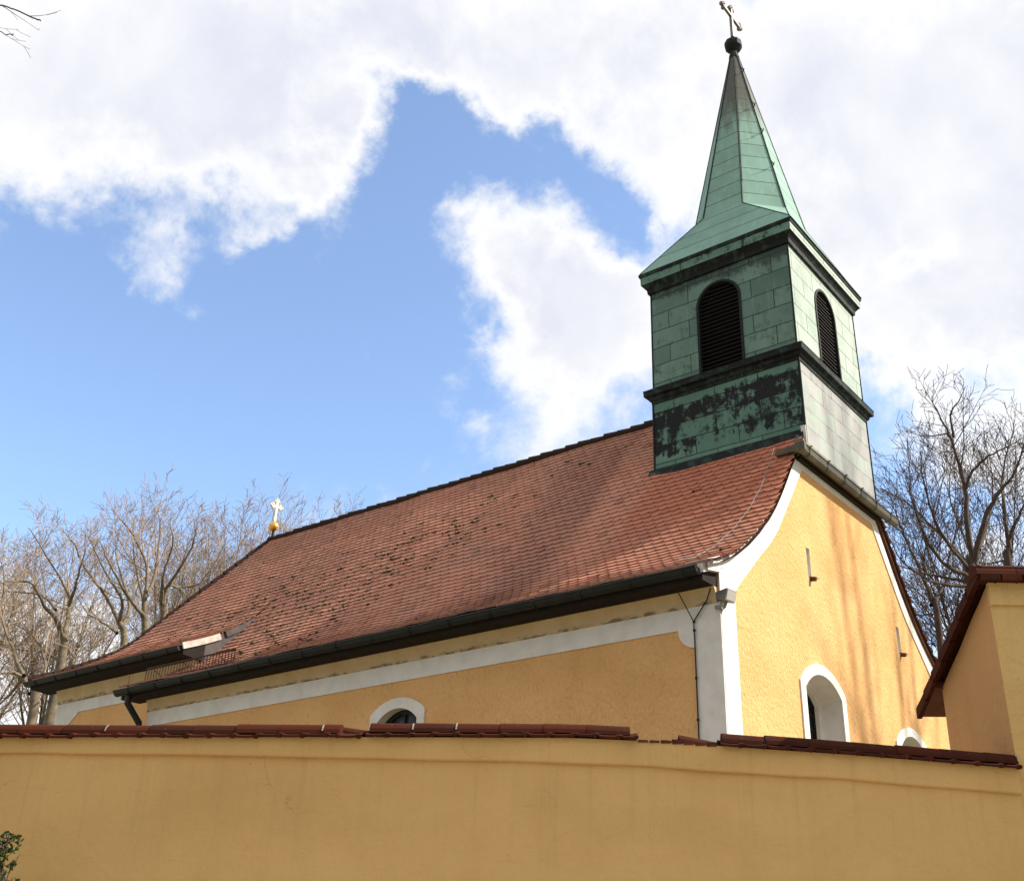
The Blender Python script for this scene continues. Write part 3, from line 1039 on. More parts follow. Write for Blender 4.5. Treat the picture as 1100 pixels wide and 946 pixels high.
# gable-top gutter and soffit
mb = MB()
mb.box((.0, 2.98, 9.02), (.20, W-2.9, 9.10))
mb.box((.0, 2.98, 8.97), (.10, W-2.98, 9.02))
build('gable_soffit', mb, M['soffit'], church)
mb = MB()
prof = [(.16, 9.14), (.165, 9.00), (.20, 8.965), (.25, 8.965), (.285, 9.01), (.295, 9.10), (.31, 9.115), (.31, 9.13), (.29, 9.13)]
y0, y1 = 2.66, W-2.38
mb.add([(x, y0, z) for x, z in prof]+[(x, y1, z) for x, z in prof], [(i, i+1, len(prof)+i+1, len(prof)+i) for i in range(len(prof)-1)])
mb.add([(x, y0, z) for x, z in prof], [tuple(range(len(prof)))])
mb.add([(x, y1, z) for x, z in prof], [tuple(range(len(prof)))])
for i in range(6):
    y = y0+.3+i*.75
    mb.tube([(.16, y, 9.145), (.35, y, 9.13)], .014, 4)
    mb.tube([(x+.004*(1 if x > .25 else -1), y, z-.006) for x, z in prof[1:7]], .009, 4)
mb.hexa([(-.2, y0-.02, 8.97), (.34, y0-.02, 8.97), (.34, y0+.06, 8.97), (-.2, y0+.06, 8.97), (-.2, y0-.02, 9.05), (.34, y0-.02, 9.12), (.34, y0+.06, 9.12), (-.2, y0+.06, 9.05)])
build('gable_gutter', mb, M['bronze'], church)
# little hip of sheet between gutter and tower
mb = MB()
mb.hexa([(.02, 2.8, 9.0), (.22, 2.8, 9.1), (.22, W-2.8, 9.1), (.02, W-2.8, 9.0), (.02, 3.1, 9.5), (.14, 3.1, 9.4), (.14, W-3.1, 9.4), (.02, W-3.1, 9.5)])
build('flashing', mb, M['bronze'], church)

# -- bell tower
T0, T1, YA, YB = .15, -2.92, 3.19, 6.31
XC = (T0+T1)/2
tw = MB()
ux = lambda p: (p.x*1.0+.2, p.z)
uy = lambda p: (p.y+.35, p.z)
AL = archloop(XC-.47, XC+.47, 11.25, 12.80, 13.26, 16)
AR = archloop(YC-.47, YC+.47, 11.25, 12.80, 13.26, 16)
Z0, Z1, Z2 = 8.3, 11.15, 13.8
def quadface(mb, P, mi, fn):
    mb.add(P, [(0, 1, 2, 3)], mi, [[fn(Vector(p)) for p in P]])
P = [Vector(p) for p in ((T1-.012, YA-.012, Z0), (-.03, YA-.012, Z0), (-.03, YA-.012, 9.16), (T0+.012, YA-.012, 9.16), (T0+.012, YA-.012, Z1), (T1-.012, YA-.012, Z1))]
tw.add(P, [tuple(range(6))], 0, [[ux(p) for p in P]])
quadface(tw, [(T0+.012, YA-.012, 9.16), (T0+.012, YB+.012, 9.16), (T0+.012, YB+.012, Z1), (T0+.012, YA-.012, Z1)], 1, uy)
P = [Vector(p) for p in ((T0+.012, YB+.012, 9.16), (-.03, YB+.012, 9.16), (-.03, YB+.012, Z0), (T1-.012, YB+.012, Z0), (T1-.012, YB+.012, Z1), (T0+.012, YB+.012, Z1))]
tw.add(P, [tuple(range(6))], 0, [[ux(p) for p in P]])
quadface(tw, [(T1-.012, YB+.012, Z0), (T1-.012, YA-.012, Z0), (T1-.012, YA-.012, Z1), (T1-.012, YB+.012, Z1)], 0, uy)
tw.plate([(T1, Z1-.1), (T1, Z2), (T0, Z2), (T0, Z1-.1)], [AL], lambda x, z: (x, YA, z), (0, .3, 0), 2, uvfn=ux, sides=False, hole_depth=.3, hole_mi=4)
tw.plate([(YA, Z1-.1), (YA, Z2), (YB, Z2), (YB, Z1-.1)], [AR], lambda y, z: (T0, y, z), (-.3, 0, 0), 3, uvfn=uy, sides=False, hole_depth=.3, hole_mi=4)
quadface(tw, [(T0, YB, Z1-.1), (T1, YB, Z1-.1), (T1, YB, Z2), (T0, YB, Z2)], 2, ux)
quadface(tw, [(T1, YB, Z1-.1), (T1, YA, Z1-.1), (T1, YA, Z2), (T1, YB, Z2)], 2, uy)
tower = build('bell_tower', tw, [M['copper_low'], M['lead'], M['copper_up'], M['copper_pale'], M['black']], church)
# corner rolls
for x, y in ((T0, YA), (T1, YA), (T0, YB), (T1, YB)):
    sx = 1 if x == T0 else -1; sy = -1 if y == YA else 1
    mb = MB()
    mb.tube([(x+sx*.012, y+sy*.012, 9.2 if x == T0 else 8.4), (x+sx*.012, y+sy*.012, 11.05)], .022, 6)
    mb.tube([(x, y, 11.05), (x, y, 13.7)], .018, 6)
    build('corner_roll', mb, M['coverdark'], tower)
# base apron on the roof
mb = MB()
mb.hexa([(T1-.14, YA-.10, 9.36), (T0-.02, YA-.10, 9.36), (T0-.02, YA+.0, 9.40), (T1-.14, YA, 9.40), (T1-.12, YA-.03, 9.60), (T0-.02, YA-.03, 9.60), (T0-.02, YA, 9.62), (T1-.12, YA, 9.62)])
build('apron', mb, M['copper_trim'], tower)
mb = MB()
mb.box((T0-.06, YA-.045, 9.2), (T0+.03, YA-.015, 9.66))
build('flashing', mb, M['leadwhite'], tower)
def ring(mb, off0, off1, z0, z1, mi=0, east=None):
    a = [(T1-off0, YA-off0), (T0+off0, YA-off0), (T0+off0, YB+off0), (T1-off0, YB+off0)]
    c = [(T1-off1, YA-off1), (T0+off1, YA-off1), (T0+off1, YB+off1), (T1-off1, YB+off1)]
    for i in range(4):
        j = (i+1) % 4
        P = [(*a[i], z0), (*a[j], z0), (*c[j], z1), (*c[i], z1)]
        fn = (lambda p: (p.x, p.z)) if i % 2 == 0 else (lambda p: (p.y, p.z))
        quadface(mb, P, 2 if (i == 1 and mi == 1) else mi, fn)
def moulding(prof, mats, mis):
    mb = MB()
    for ((o0, z0), (o1, z1)), mi in zip(zip(prof, prof[1:]), mis):
        ring(mb, o0, o1, z0, z1, mi)
    return mb
mb = moulding([(.013, 10.98), (.03, 10.98), (.035, 11.03), (.07, 11.06), (.08, 11.12), (.145, 11.14), (.15, 11.24), (.16, 11.255), (.0, 11.36)], None, [0]*8)
build('cornice', mb, M['copper_trim'], tower)
mb = moulding([(.0, 13.52), (.05, 13.53), (.06, 13.62), (.11, 13.69), (.14, 13.72), (.15, 13.725), (.155, 13.90), (.175, 13.905), (.18, 13.95), (.14, 13.99)], None, [0, 0, 0, 0, 0, 1, 0, 0, 0])
build('cornice', mb, [M['copper_trim'], M['copper_fascia'], M['copper_pale']], tower)
# louvred sound windows
def louvre_one(kind):
    mbx = MB()
    if kind == 'left':
        fn = lambda a, z, d: (a, YA+d, z); c = XC; nn = Vector((0, -1, 0))
    else:
        fn = lambda a, z, d: (T0-d, a, z); c = YC; nn = Vector((1, 0, 0))
    out = archloop(c-.49, c+.49, 11.22, 12.80, 13.28, 16)
    inn = archloop(c-.44, c+.44, 11.30, 12.80, 13.23, 16)
    mbx.plate(out, [inn], lambda a, z: Vector(fn(a, z, -.02)), -nn*.10, 0)
    z = 11.34
    while z < 13.2:
        hw = .44 if z < 12.80 else math.sqrt(max(.0, .44**2-((z-12.8)*.44/.43)**2))
        if hw > .06:
            a0, a1 = c-hw, c+hw
            mbx.hexa([fn(a0, z, .03), fn(a1, z, .03), fn(a1, z+.06, .14), fn(a0, z+.06, .14), fn(a0, z+.016, .03), fn(a1, z+.016, .03), fn(a1, z+.076, .14), fn(a0, z+.076, .14)], 1)
        z += .088
    mbx.plate(inn, [], lambda a, z: Vector(fn(a, z, .2)), -nn*.02, 2)
    build('louvre_window', mbx, [M['coverdark'], M['louvre'], M['black']], tower)
louvre_one('left')
louvre_one('right')
# spire: square skirt, octagonal needle, corner facets run down to the eaves
sp = MB()
ZE, ZB, ZT = 13.97, 15.26, 20.5
he, ri = 1.545+.175, 1.12
k8 = ri*math.tan(math.pi/8)
apexr = .085
def octo(r, z):
    t = r*math.tan(math.pi/8)
    return [Vector((XC+a, YC+b_, z)) for a, b_ in ((-t, -r), (t, -r), (r, -t), (r, t), (t, r), (-t, r), (-r, t), (-r, -t))]
ob, ot = octo(ri, ZB), octo(apexr, ZT)
corn = [Vector((XC-he, YC-he, ZE)), Vector((XC+he, YC-he, ZE)), Vector((XC+he, YC+he, ZE)), Vector((XC-he, YC+he, ZE))]
NS = 14
def needle_face(i, j):
    for s in range(NS):
        a, c = s/NS, (s+1)/NS
        P = [ob[i].lerp(ot[i], a), ob[j].lerp(ot[j], a), ob[j].lerp(ot[j], c), ob[i].lerp(ot[i], c)]
        w = (ob[j]-ob[i]).length
        sp.add(P, [(0, 1, 2, 3)], 0, [[(5*i+.0, p.z) if q in (0, 3) else (5*i+w*(1-p.z*.0), p.z) for q, p in enumerate(P)]])
for i in range(8):
    needle_face(i, (i+1) % 8)
tips = []
for c_ in range(4):
    ctr = Vector((XC, YC, 0))
    inner = Vector((XC+(corn[c_].x-XC)/he*ri, YC+(corn[c_].y-YC)/he*ri, ZB))
    tips.append(corn[c_].lerp(inner, .07))
pairs = {0: (7, 0), 1: (1, 2), 2: (3, 4), 3: (5, 6)}
def tri(P):
    sp.add(P, [tuple(range(len(P)))], 0, [[((p-Vector((XC, YC, 0))).xy.length*.0+p.x*.3+p.y*.3, p.z) for p in P]])
for c_ in range(4):
    i, j = pairs[c_]
    tri([tips[c_], ob[j], ob[i]])
for c_ in range(4):
    d_ = (c_+1) % 4
    i = pairs[c_][1]; j = pairs[d_][0]
    tri([corn[c_], corn[d_], tips[d_], ob[j], ob[i], tips[c_]])
spire = build('spire', sp, M['copper_spire'], church)
mb = MB()
for i in range(8):
    mb.tube([ob[i], ot[i]], [.020, .014], 5)
for c_ in range(4):
    i, j = pairs[c_]
    mb.tube([ob[i], tips[c_]], .012, 5)
    mb.tube([ob[j], tips[c_]], .012, 5)
    mb.tube([tips[c_], corn[c_]], .016, 5)
    mb.tube([corn[c_], corn[(c_+1) % 4]], .022, 5)
build('seam_roll', mb, M['copper_trim'], spire)
mb = MB()
mb.tube([ob[1].lerp(ot[1], .12)+Vector((.03, -.02, 0)), ob[1].lerp(ot[1], .5)+Vector((.03, -.02, 0)), ot[1]+Vector((.03, -.02, 0))], .008, 4)
for k_ in (.24, .45, .62, .86):
    p = ob[2].lerp(ot[2], k_)
    mb.tube([p, p+Vector((.07, -.05, .06))], .012, 4)
    mb.tube([p+Vector((.05, -.04, 0)), p+Vector((.05, -.16, .02))], .009, 4)
build('roof_hook', mb, M['coverdark'], spire)
mb = MB()
def lathe(mb, prof, n=12, c=(XC, YC), mi=0):
    vs = [(c[0]+r*math.cos(2*math.pi*k/n), c[1]+r*math.sin(2*math.pi*k/n), z) for r, z in prof for k in range(n)]
    mb.add(vs, [(i*n+k, i*n+(k+1) % n, (i+1)*n+(k+1) % n, (i+1)*n+k) for i in range(len(prof)-1) for k in range(n)], mi)
lathe(mb, [(.0, 20.55), (.13, 20.55), (.115, 20.66), (.075, 20.75), (.085, 20.79), (.15, 20.83), (.205, 20.90), (.215, 20.99), (.205, 21.06), (.13, 21.13), (.06, 21.17), (.05, 21.25), (0, 21.27)], 10)
mb.v = [(x, y, z-.14) for x, y, z in mb.v]
build('spire_ball', mb, M['coverdark'], spire)
def cross(name, c, z0, zc, zt, arm, t, mat, parent):
    mb = MB()
    x, y = c
    mb.box((x-t, y-t, z0), (x+t, y+t, zt))
    mb.box((x-t*.9, y-arm, zc-t), (x+t*.9, y+arm, zc+t))
    for (dy, z) in ((-arm, zc), (arm, zc), (0, zt)):
        a = Vector((0, dy, z-zc)).normalized()
        p = Vector((x, y+dy, z))
        side = Vector((0, -a.z, a.y))
        for o_ in (a*1.6*t, side*1.9*t-a*.6*t, -side*1.9*t-a*.6*t):
            mb.ball(p+o_, t*1.75, 8, 6)
    build(name, mb, mat, parent)
cross('spire_cross', (XC, YC), 21.05, 21.80, 22.04, .42, .034, M['zinc'], spire)
mb = MB()
mb.tube([(-16.26, YC, 11.4), (-16.26, YC, 11.75)], .035, 8)
fin = build('finial', mb, M['dark'], church)
mb = MB()
mb.ball((-16.26, YC, 11.87), .14, 18, 12)
mb.tube([(-16.26, YC, 11.99), (-16.26, YC, 12.06)], [.05, .025], 8)
build('finial_ball', mb, M['gold'], fin, smooth=True)
cross('finial_cross', (-16.26, YC), 12.02, 12.46, 12.62, .14, .026, M['palegold'], fin)
# lightning conductor: down the verge, over the kneeler, down the pilaster
mb = MB()
S_ = polylen(PNs)
pts = []
for i in range(18):
    s = 2.9+(S_[-1]-2.9)*i/17
    y, z, n_ = on(PNs, S_, s)
    h = .11+.01*math.sin(i*2.4)
    pts.append((XG-.42+.06*math.sin(i*.35), y+n_[0]*h, z+n_[1]*h))
mb.tube(pts, .0055, 5)
for p in pts[::2]:
    mb.tube([p, (p[0], p[1]+.04, p[2]-.11)], .007, 4)
build('lightning_wire', mb, M['wire'], church)
mb = MB()
mb.tube([(-.55, -.30, 6.05), (-.48, -.16, 5.8), (-.385, -.05, 5.52)], .008, 5)
mb.tube([(-.06, -.12, 5.92), (-.15, -.07, 5.78), (-.385, -.05, 5.52), (-.385, -.04, 5.3), (-.385, -.035, .2)], .010, 5)
for z in (5.52, 5.40, 4.75, 4.2):
    mb.ball((-.385, -.045, z), .022, 6, 5)
build('down_conductor', mb, M['dark'], church)
# floodlight on the corner
fl = thing('floodlight', (.02, -.02, 5.8), 'small grey floodlight fixed to the white church corner under the eave', 'floodlight')
mb = MB()
mb.hexa([(.0, -.09, 5.76), (.15, -.11, 5.72), (.17, .12, 5.72), (.0, .12, 5.76), (.0, -.09, 5.86), (.19, -.12, 5.88), (.21, .13, 5.88), (.0, .12, 5.86)])
build('housing', mb, M['zinc'], fl)
mb = MB()
mb.hexa([(.152, -.09, 5.735), (.158, -.09, 5.735), (.178, .10, 5.735), (.17, .10, 5.735), (.192, -.10, 5.865), (.198, -.10, 5.865), (.218, .11, 5.865), (.21, .11, 5.865)])
build('lamp_glass', mb, M['lampglass'], fl)
mb = MB()
mb.tube([(.03, -.02, 5.62), (.08, .0, 5.66), (.1, .02, 5.73)], .02, 6)
mb.tube([(-.03, -.06, 5.66), (.08, -.06, 5.64)], .03, 6)
build('bracket', mb, M['wire'], fl)

# ------------------------------------------------------------------ churchyard wall
D0 = 9.5
BB = [(-30, 3.12), (-5.25, 3.09), (-3.61, 3.07), (-1.98, 3.03), (-.34, 2.99), (.47, 2.95), (1.28, 2.89), (2.09, 2.84), (2.9, 2.77), (3.62, 2.71), (6, 2.6)]
BT = [(-30, 3.24), (-5.28, 3.225), (-2.32, 3.215), (-.3, 3.20), (.48, 3.165), (1.01, 3.125), (2.1, 3.05), (3.6, 2.925), (6, 2.8)]
cw = thing('churchyard_wall', uv(-2, D0+.2, 0), 'long ochre plastered churchyard wall with dark red tile coping', 'wall')
def usteps(a, b, st=.2):
    n = max(1, int(abs(b-a)/st))
    return [a+(b-a)*i/n for i in range(n+1)]
def wob(u, z):
    return .014*mnoise.noise(Vector((u*.7, z*.8, 1.3)))+.006*mnoise.noise(Vector((u*2.3, z*2.5, 5.3)))
mb = MB()
us = usteps(-26, 3.64, .12)
zs = [i/14 for i in range(15)]
vs = []
for u in us:
    zt = interp(BB, u)+.02
    for k in zs:
        vs.append(uv(u, D0+wob(u, k*zt), k*zt))
n = len(zs)
mb.add(vs, [(i*n+j, (i+1)*n+j, (i+1)*n+j+1, i*n+j+1) for i in range(len(us)-1) for j in range(n-1)])
vs = []
for u in us:
    vs += [uv(u, D0+.45, 0), uv(u, D0+.45, interp(BT, u))]
mb.add(vs, [(2*i, 2*i+1, 2*i+3, 2*i+2) for i in range(len(us)-1)])
build('wall_body', mb, M['plaster'], cw, smooth=True)
mb = MB()
us = usteps(-26, 3.605, .1)
prof = [(.02, 0, 0), (-.028, 0, .0), (-.038, 0, .012), (-.040, 1, -.0), (.45, 1, 0)]
vs = []
for u in us:
    j = .008*mnoise.noise(Vector((u*1.7, 0, 0)))
    for d, k, dz in prof:
        zz = interp(BB, u)+(interp(BT, u)-interp(BB, u))*k+dz+j*(1-k)
        vs.append(uv(u, D0+d+j*.8, zz))
n = len(prof)
mb.add(vs, [(i*n+j, (i+1)*n+j, (i+1)*n+j+1, i*n+j+1) for i in range(len(us)-1) for j in range(n-1)])
mb.add([vs[-n+i] for i in range(n)], [tuple(range(n))])
build('string_course', mb, M['plaster'], cw)
def coping(name, u0, u1, hfun, ridge=True, label=None):
    """one course of interlocking tiles under a row of ridge tiles; hfun(u) = bed height"""
    mb = MB()
    u = u0
    while u < u1-.05:
        w = min(.205, u1-u)
        dz = random.uniform(-.006, .006)
        dd = random.uniform(-.008, .008)
        na = 7
        shape = [(0, .008), (.1, .002), (.22, 0), (.6, 0), (.74, .002), (.84, .010), (.93, .012), (1.02, .008)]
        rows = []
        for d, h in ((-.095+dd, .0), (-.03, .018), (.08, .045), (.20, .075)):
            rows.append([uv(u+w*a, D0+d, hfun(u+w*a)+h+b_+dz+.012) for a, b_ in shape])
        k = len(shape)
        vs = [p for r in rows for p in r]
        under = [p-Vector((0, 0, .020)) for p in rows[0]]
        under2 = [p-Vector((0, 0, .020)) for p in rows[1]]
        # hanging nib of the roll
        fs = [(i*k+j, i*k+j+1, (i+1)*k+j+1, (i+1)*k+j) for i in range(3) for j in range(k-1)]
        b0 = len(vs)
        vs += under+under2
        fs += [(j, b0+j, b0+j+1, j+1) for j in range(k-1)]
        fs += [(b0+j, b0+k+j, b0+k+j+1, b0+j+1) for j in range(k-1)]
        fs += [(0, k, 2*k, b0+k, b0), (k-1, b0+k-1, b0+2*k-1, 2*k-1, k-1+k)][:0]
        mb.add(vs, fs)
        # drip nib
        c0 = u+w*.86
        mb.tube([uv(c0, D0-.098+dd, hfun(c0)+dz+.004), uv(c0, D0+.0, hfun(c0)+dz+.012)], [.020, .015], 6)
        u += .205
    # back slope
    us_ = usteps(u0, u1, .2)
    vs = []
    for u in us_:
        vs += [uv(u, D0+.2, hfun(u)+.09), uv(u, D0+.52, hfun(u))]
    mb.add(vs, [(2*i, 2*i+2, 2*i+3, 2*i+1) for i in range(len(us_)-1)])
    if ridge:
        u = u0+.02
        while u < u1-.12:
            w = min(.385, u1-u)
            a, c = u, u+w*1.0
            dz = random.uniform(-.004, .006)
            n = 8
            vs = []
            for uu, rr in ((a, .092), (a+.012, .093), (c-.02, .089), (c, .088)):
                for j in range(n+1):
                    t = math.pi*j/n
                    vs.append(uv(uu, D0+.055-rr*1.0*math.cos(t), hfun(uu)+.036+dz+rr*1.0*math.sin(t)))
            mb.add(vs, [(i*(n+1)+j, (i+1)*(n+1)+j, (i+1)*(n+1)+j+1, i*(n+1)+j+1) for i in range(3) for j in range(n)])
            mb.add(vs[:n+1], [tuple(range(n+1))])
            mb.add(vs[-n-1:], [tuple(range(n, -1, -1))])
            if random.random() < .22:
                vs2 = []
                for uu in (c-.007, c+.007):
                    for j in range(5):
                        t = math.pi*(.08+.42*j/4)
                        vs2.append(uv(uu, D0+.055-.097*math.cos(t), hfun(uu)+.036+dz+.0925*math.sin(t)))
                mb.add(vs2, [(j, 5+j, 6+j, j+1) for j in range(4)], 1)
            u += .385
    build(name, mb, [M['coping'], M['mortar']], cw, label=label)
hb = lambda u: interp(BT, u)-.004
coping('coping', -26, -2.34, hb)
coping('coping', -2.34, -2.10, hb, ridge=False)
coping('coping', -2.10, .30, lambda u: hb(u)+.012)
def seg3(u):
    return hb(u)+.006
coping('coping', 1.02, 3.62, seg3)
# mortar bed and broken tiles in the gap
mb = MB()
for u in usteps(.30, 1.0, .09)[:-1]:
    h = random.uniform(.02, .055)
    mb.hexa([uv(u, D0-.05, hb(u)-.01), uv(u+.09, D0-.05, hb(u)-.01), uv(u+.09, D0+.4, hb(u)-.01), uv(u, D0+.4, hb(u)-.01),
             uv(u, D0-.045, hb(u)+h*.6), uv(u+.085, D0-.04, hb(u)+h*.5), uv(u+.09, D0+.4, hb(u)+h), uv(u, D0+.4, hb(u)+h)], 0)
build('mortar_bed', mb, [M['coping'], M['mortar']], cw)
def loose(name, base, a, b_, r, label, flip=False):
    mb = MB()
    n = 8
    vs = []
    a, b_ = Vector(a), Vector(b_)
    ax = (b_-a).normalized()
    side = ax.cross(Vector((0, 0, 1))).normalized()
    up_ = side.cross(ax)
    for thick_ in (0, .016):
        for p in (a, b_):
            for j in range(n+1):
                t = math.pi*j/n
                vs.append(p+side*(r-thick_)*math.cos(t)+up_*(r-thick_)*.8*math.sin(t))
    m_ = n+1
    fs = [(j, m_+j, m_+j+1, j+1) for j in range(n)]+[(2*m_+j, 2*m_+j+1, 3*m_+j+1, 3*m_+j) for j in range(n)]
    fs += [(j, j+1, 2*m_+j+1, 2*m_+j) for j in range(n)]+[(m_+j, 3*m_+j, 3*m_+j+1, m_+j+1) for j in range(n)]
    mb.add(vs, fs)
    build(name, mb, M['coping'], None, base=base, label=label, cat='roof tile')
loose('ridge_tile', uv(.83, D0+.15, 3.15), uv(.66, D0+.14, 3.185), uv(1.03, D0+.16, 3.115), .085, 'loose dark red ridge tile tipped up in the gap of the wall coping')
loose('ridge_tile', uv(-2.25, D0+.15, 3.27), uv(-2.38, D0+.16, 3.275), uv(-2.12, D0+.14, 3.235), .08, 'short broken ridge tile tilted at the step in the left coping')

# ------------------------------------------------------------------ gatehouse at the right
gh = thing('gatehouse', uv(5.2, D0+.9, 0), 'tall ochre plastered gate wall with red tiled lean-to roof at right', 'gatehouse')
UG = 3.612
A4 = R(3.5)
def gp(a, b_, z):                                    # a along the front from the corner, b_ backwards
    return uv(UG+a*math.cos(A4)+b_*math.sin(0), D0+.0+a*math.sin(A4)*1.0+b_, z)
mb = MB()
na, nz = 30, 30
vs = []
for i in range(na+1):
    for j in range(nz+1):
        a, z = 4.4*i/na, 4.6*j/nz
        vs.append(gp(a, -.004+.028*mnoise.noise(Vector((a*1.3, z*1.1, 2)))*min(1, a*3), z))
mb.add(vs, [(i*(nz+1)+j, (i+1)*(nz+1)+j, (i+1)*(nz+1)+j+1, i*(nz+1)+j+1) for i in range(na) for j in range(nz)])
zr = lambda b_: 4.6-.345*b_
nb = 14
vs = []
for i in range(nb+1):
    b_ = 1.74*i/nb
    for j in range(nz+1):
        z = zr(b_)*j/nz
        vs.append(gp(.012*mnoise.noise(Vector((b_*1.5, z*1.5, 7)))*min(1, b_*4), b_-.004*(1-i/nb), z))
mb.add(vs, [((i+1)*(nz+1)+j, i*(nz+1)+j, i*(nz+1)+j+1, (i+1)*(nz+1)+j+1) for i in range(nb) for j in range(nz)], 1)
mb.add([gp(0, 1.74, 0), gp(4.4, 1.74, 0), gp(4.4, 1.74, zr(1.74)), gp(0, 1.74, zr(1.74))], [(3, 2, 1, 0)])
mb.add([gp(4.4, 0, 0), gp(4.4, 1.74, 0), gp(4.4, 1.74, zr(1.74)), gp(4.4, 0, 4.6)], [(0, 1, 2, 3)])
build('gate_wall', mb, [M['gateplaster'], M['brownplaster']], gh, smooth=False)
mb = MB()
mb.hexa([gp(.0, -.035, 4.395), gp(4.4, -.035, 4.395), gp(4.4, .02, 4.395), gp(.0, .02, 4.395), gp(.0, -.04, 4.61), gp(4.4, -.04, 4.61), gp(4.4, .02, 4.61), gp(.0, .02, 4.61)])
build('string_course', mb, M['gateplaster'], gh)
mb = MB()
# lean-to tiles falling away from the street, in overlapping courses
a0, a1 = -.10, 4.5
rows = 7
bs = [-.13+i*(2.46/rows) for i in range(rows+1)]
for i in range(rows):
    b0, b1 = bs[i], bs[i+1]+.05
    a = a0
    while a < a1:
        w = .2
        j = random.uniform(-.004, .004)
        z0_, z1_ = zr(b0)+.075+.0, zr(b1)+.075+.035
        z0_ += j; z1_ += j
        mb.hexa([gp(a, b0, z0_-.012), gp(a+w-.006, b0, z0_-.012), gp(a+w-.006, b1, z1_-.04), gp(a, b1, z1_-.04),
                 gp(a, b0, z0_+.012), gp(a+w-.006, b0, z0_+.012), gp(a+w-.006, b1, z1_+.0), gp(a, b1, z1_+.0)])
        a += w
# verge flap and ridge course along the street edge
for i in range(rows):
    b0, b1 = bs[i], bs[i+1]+.04
    mb.hexa([gp(a0-.025, b0, zr(b0)-.005), gp(a0+.03, b0, zr(b0)-.005), gp(a0+.03, b1, zr(b1)-.005+.02), gp(a0-.025, b1, zr(b1)-.005+.02),
             gp(a0-.025, b0, zr(b0)+.10), gp(a0+.03, b0, zr(b0)+.10), gp(a0+.03, b1, zr(b1)+.125), gp(a0-.025, b1, zr(b1)+.125)])
a = a0-.03
while a < a1:
    w = .385
    n = 8
    vs = []
    for aa in (a, a+w-.006):
        for j in range(n+1):
            t = math.pi*j/n
            vs.append(gp(aa, -.02-.13*math.cos(t), 4.655+.12*math.sin(t)))
    mb.add(vs, [(j, n+1+j, n+2+j, j+1) for j in range(n)]+[tuple(range(n+1)), tuple(range(2*n+1, n, -1))])
    a += w
a = a0
while a < a1:
    mb.hexa([gp(a, -.15, 4.60), gp(a+.19, -.15, 4.60), gp(a+.19, .1, 4.615), gp(a, .1, 4.615), gp(a, -.15, 4.66), gp(a+.19, -.15, 4.66), gp(a+.19, .1, 4.68), gp(a, .1, 4.68)])
    mb.tube([gp(a+.17, -.155, 4.612), gp(a+.17, .0, 4.62)], .018, 6)
    a += .205
build('roof', mb, M['coping'], gh)
# soffit boards under the back overhang
mb = MB()
mb.hexa([gp(-.08, 1.7, zr(1.7)-.02), gp(4.4, 1.7, zr(1.7)-.02), gp(4.4, 2.3, zr(2.3)+.0), gp(-.08, 2.3, zr(2.3)+.0),
         gp(-.08, 1.7, zr(1.7)+.05), gp(4.4, 1.7, zr(1.7)+.05), gp(4.4, 2.3, zr(2.3)+.05), gp(-.08, 2.3, zr(2.3)+.05)])
build('eave_board', mb, M['rust'], gh)

# ------------------------------------------------------------------ trees
def grow(trunk, crown, p, d, length, r, level, rnd, P):
    """one branch and everything it carries"""
    n = max(3, int(length/ (0.55 if level < 2 else .3)))
    if level >= P['max']:
        n = 3
    pts, rads = [p.copy()], [r]
    dd = d.copy()
    for i in range(n):
        w = P['wig']*(1.0+.35*level)
        dd = dd+Vector((rnd.gauss(0, w), rnd.gauss(0, w), rnd.gauss(0, w*.7)+P['up']*(.6 if level < 2 else 1)))
        dd.normalize()
        pts.append(pts[-1]+dd*(length/n))
        rads.append(max(P['rmin'], r*(1-.82*(i+1)/n)))
    carry(trunk, crown, pts, rads, length, level, rnd, P)
def carry(trunk, crown, pts, rads, length, level, rnd, P, start=.22):
    mbx = trunk if level < 2 else crown
    mbx.tube(pts, rads, 8 if level == 0 else (5 if level == 1 else 3), 0, cap=False)
    if level >= P['max']:
        return
    nch = max(2, int(length*P['dens'][min(level, len(P['dens'])-1)]))
    for k in range(nch):
        t = start+(1-start)*((k+rnd.random())/nch)
        fi = t*(len(pts)-1)
        i = min(int(fi), len(pts)-2)
        q = pts[i].lerp(pts[i+1], fi-i)
        rr = rads[i]+(rads[i+1]-rads[i])*(fi-i)
        ax = (pts[i+1]-pts[i]).normalized()
        perp = ax.orthogonal().normalized()
        perp.rotate(Matrix.Rotation(rnd.uniform(0, 2*math.pi), 3, ax))
        ang = R(rnd.uniform(28, 58))
        nd = ax*math.cos(ang)+perp*math.sin(ang)
        nd.z += .12
        nd.normalize()
        ln = length*rnd.uniform(.30, .52)*(1.15-.75*t)
        ln = max(ln, P['tl']*rnd.uniform(.6, 1.2))
        grow(trunk, crown, q, nd, ln, max(P['rmin'], min(rr*.6, r_for(ln))), level+1, rnd, P)
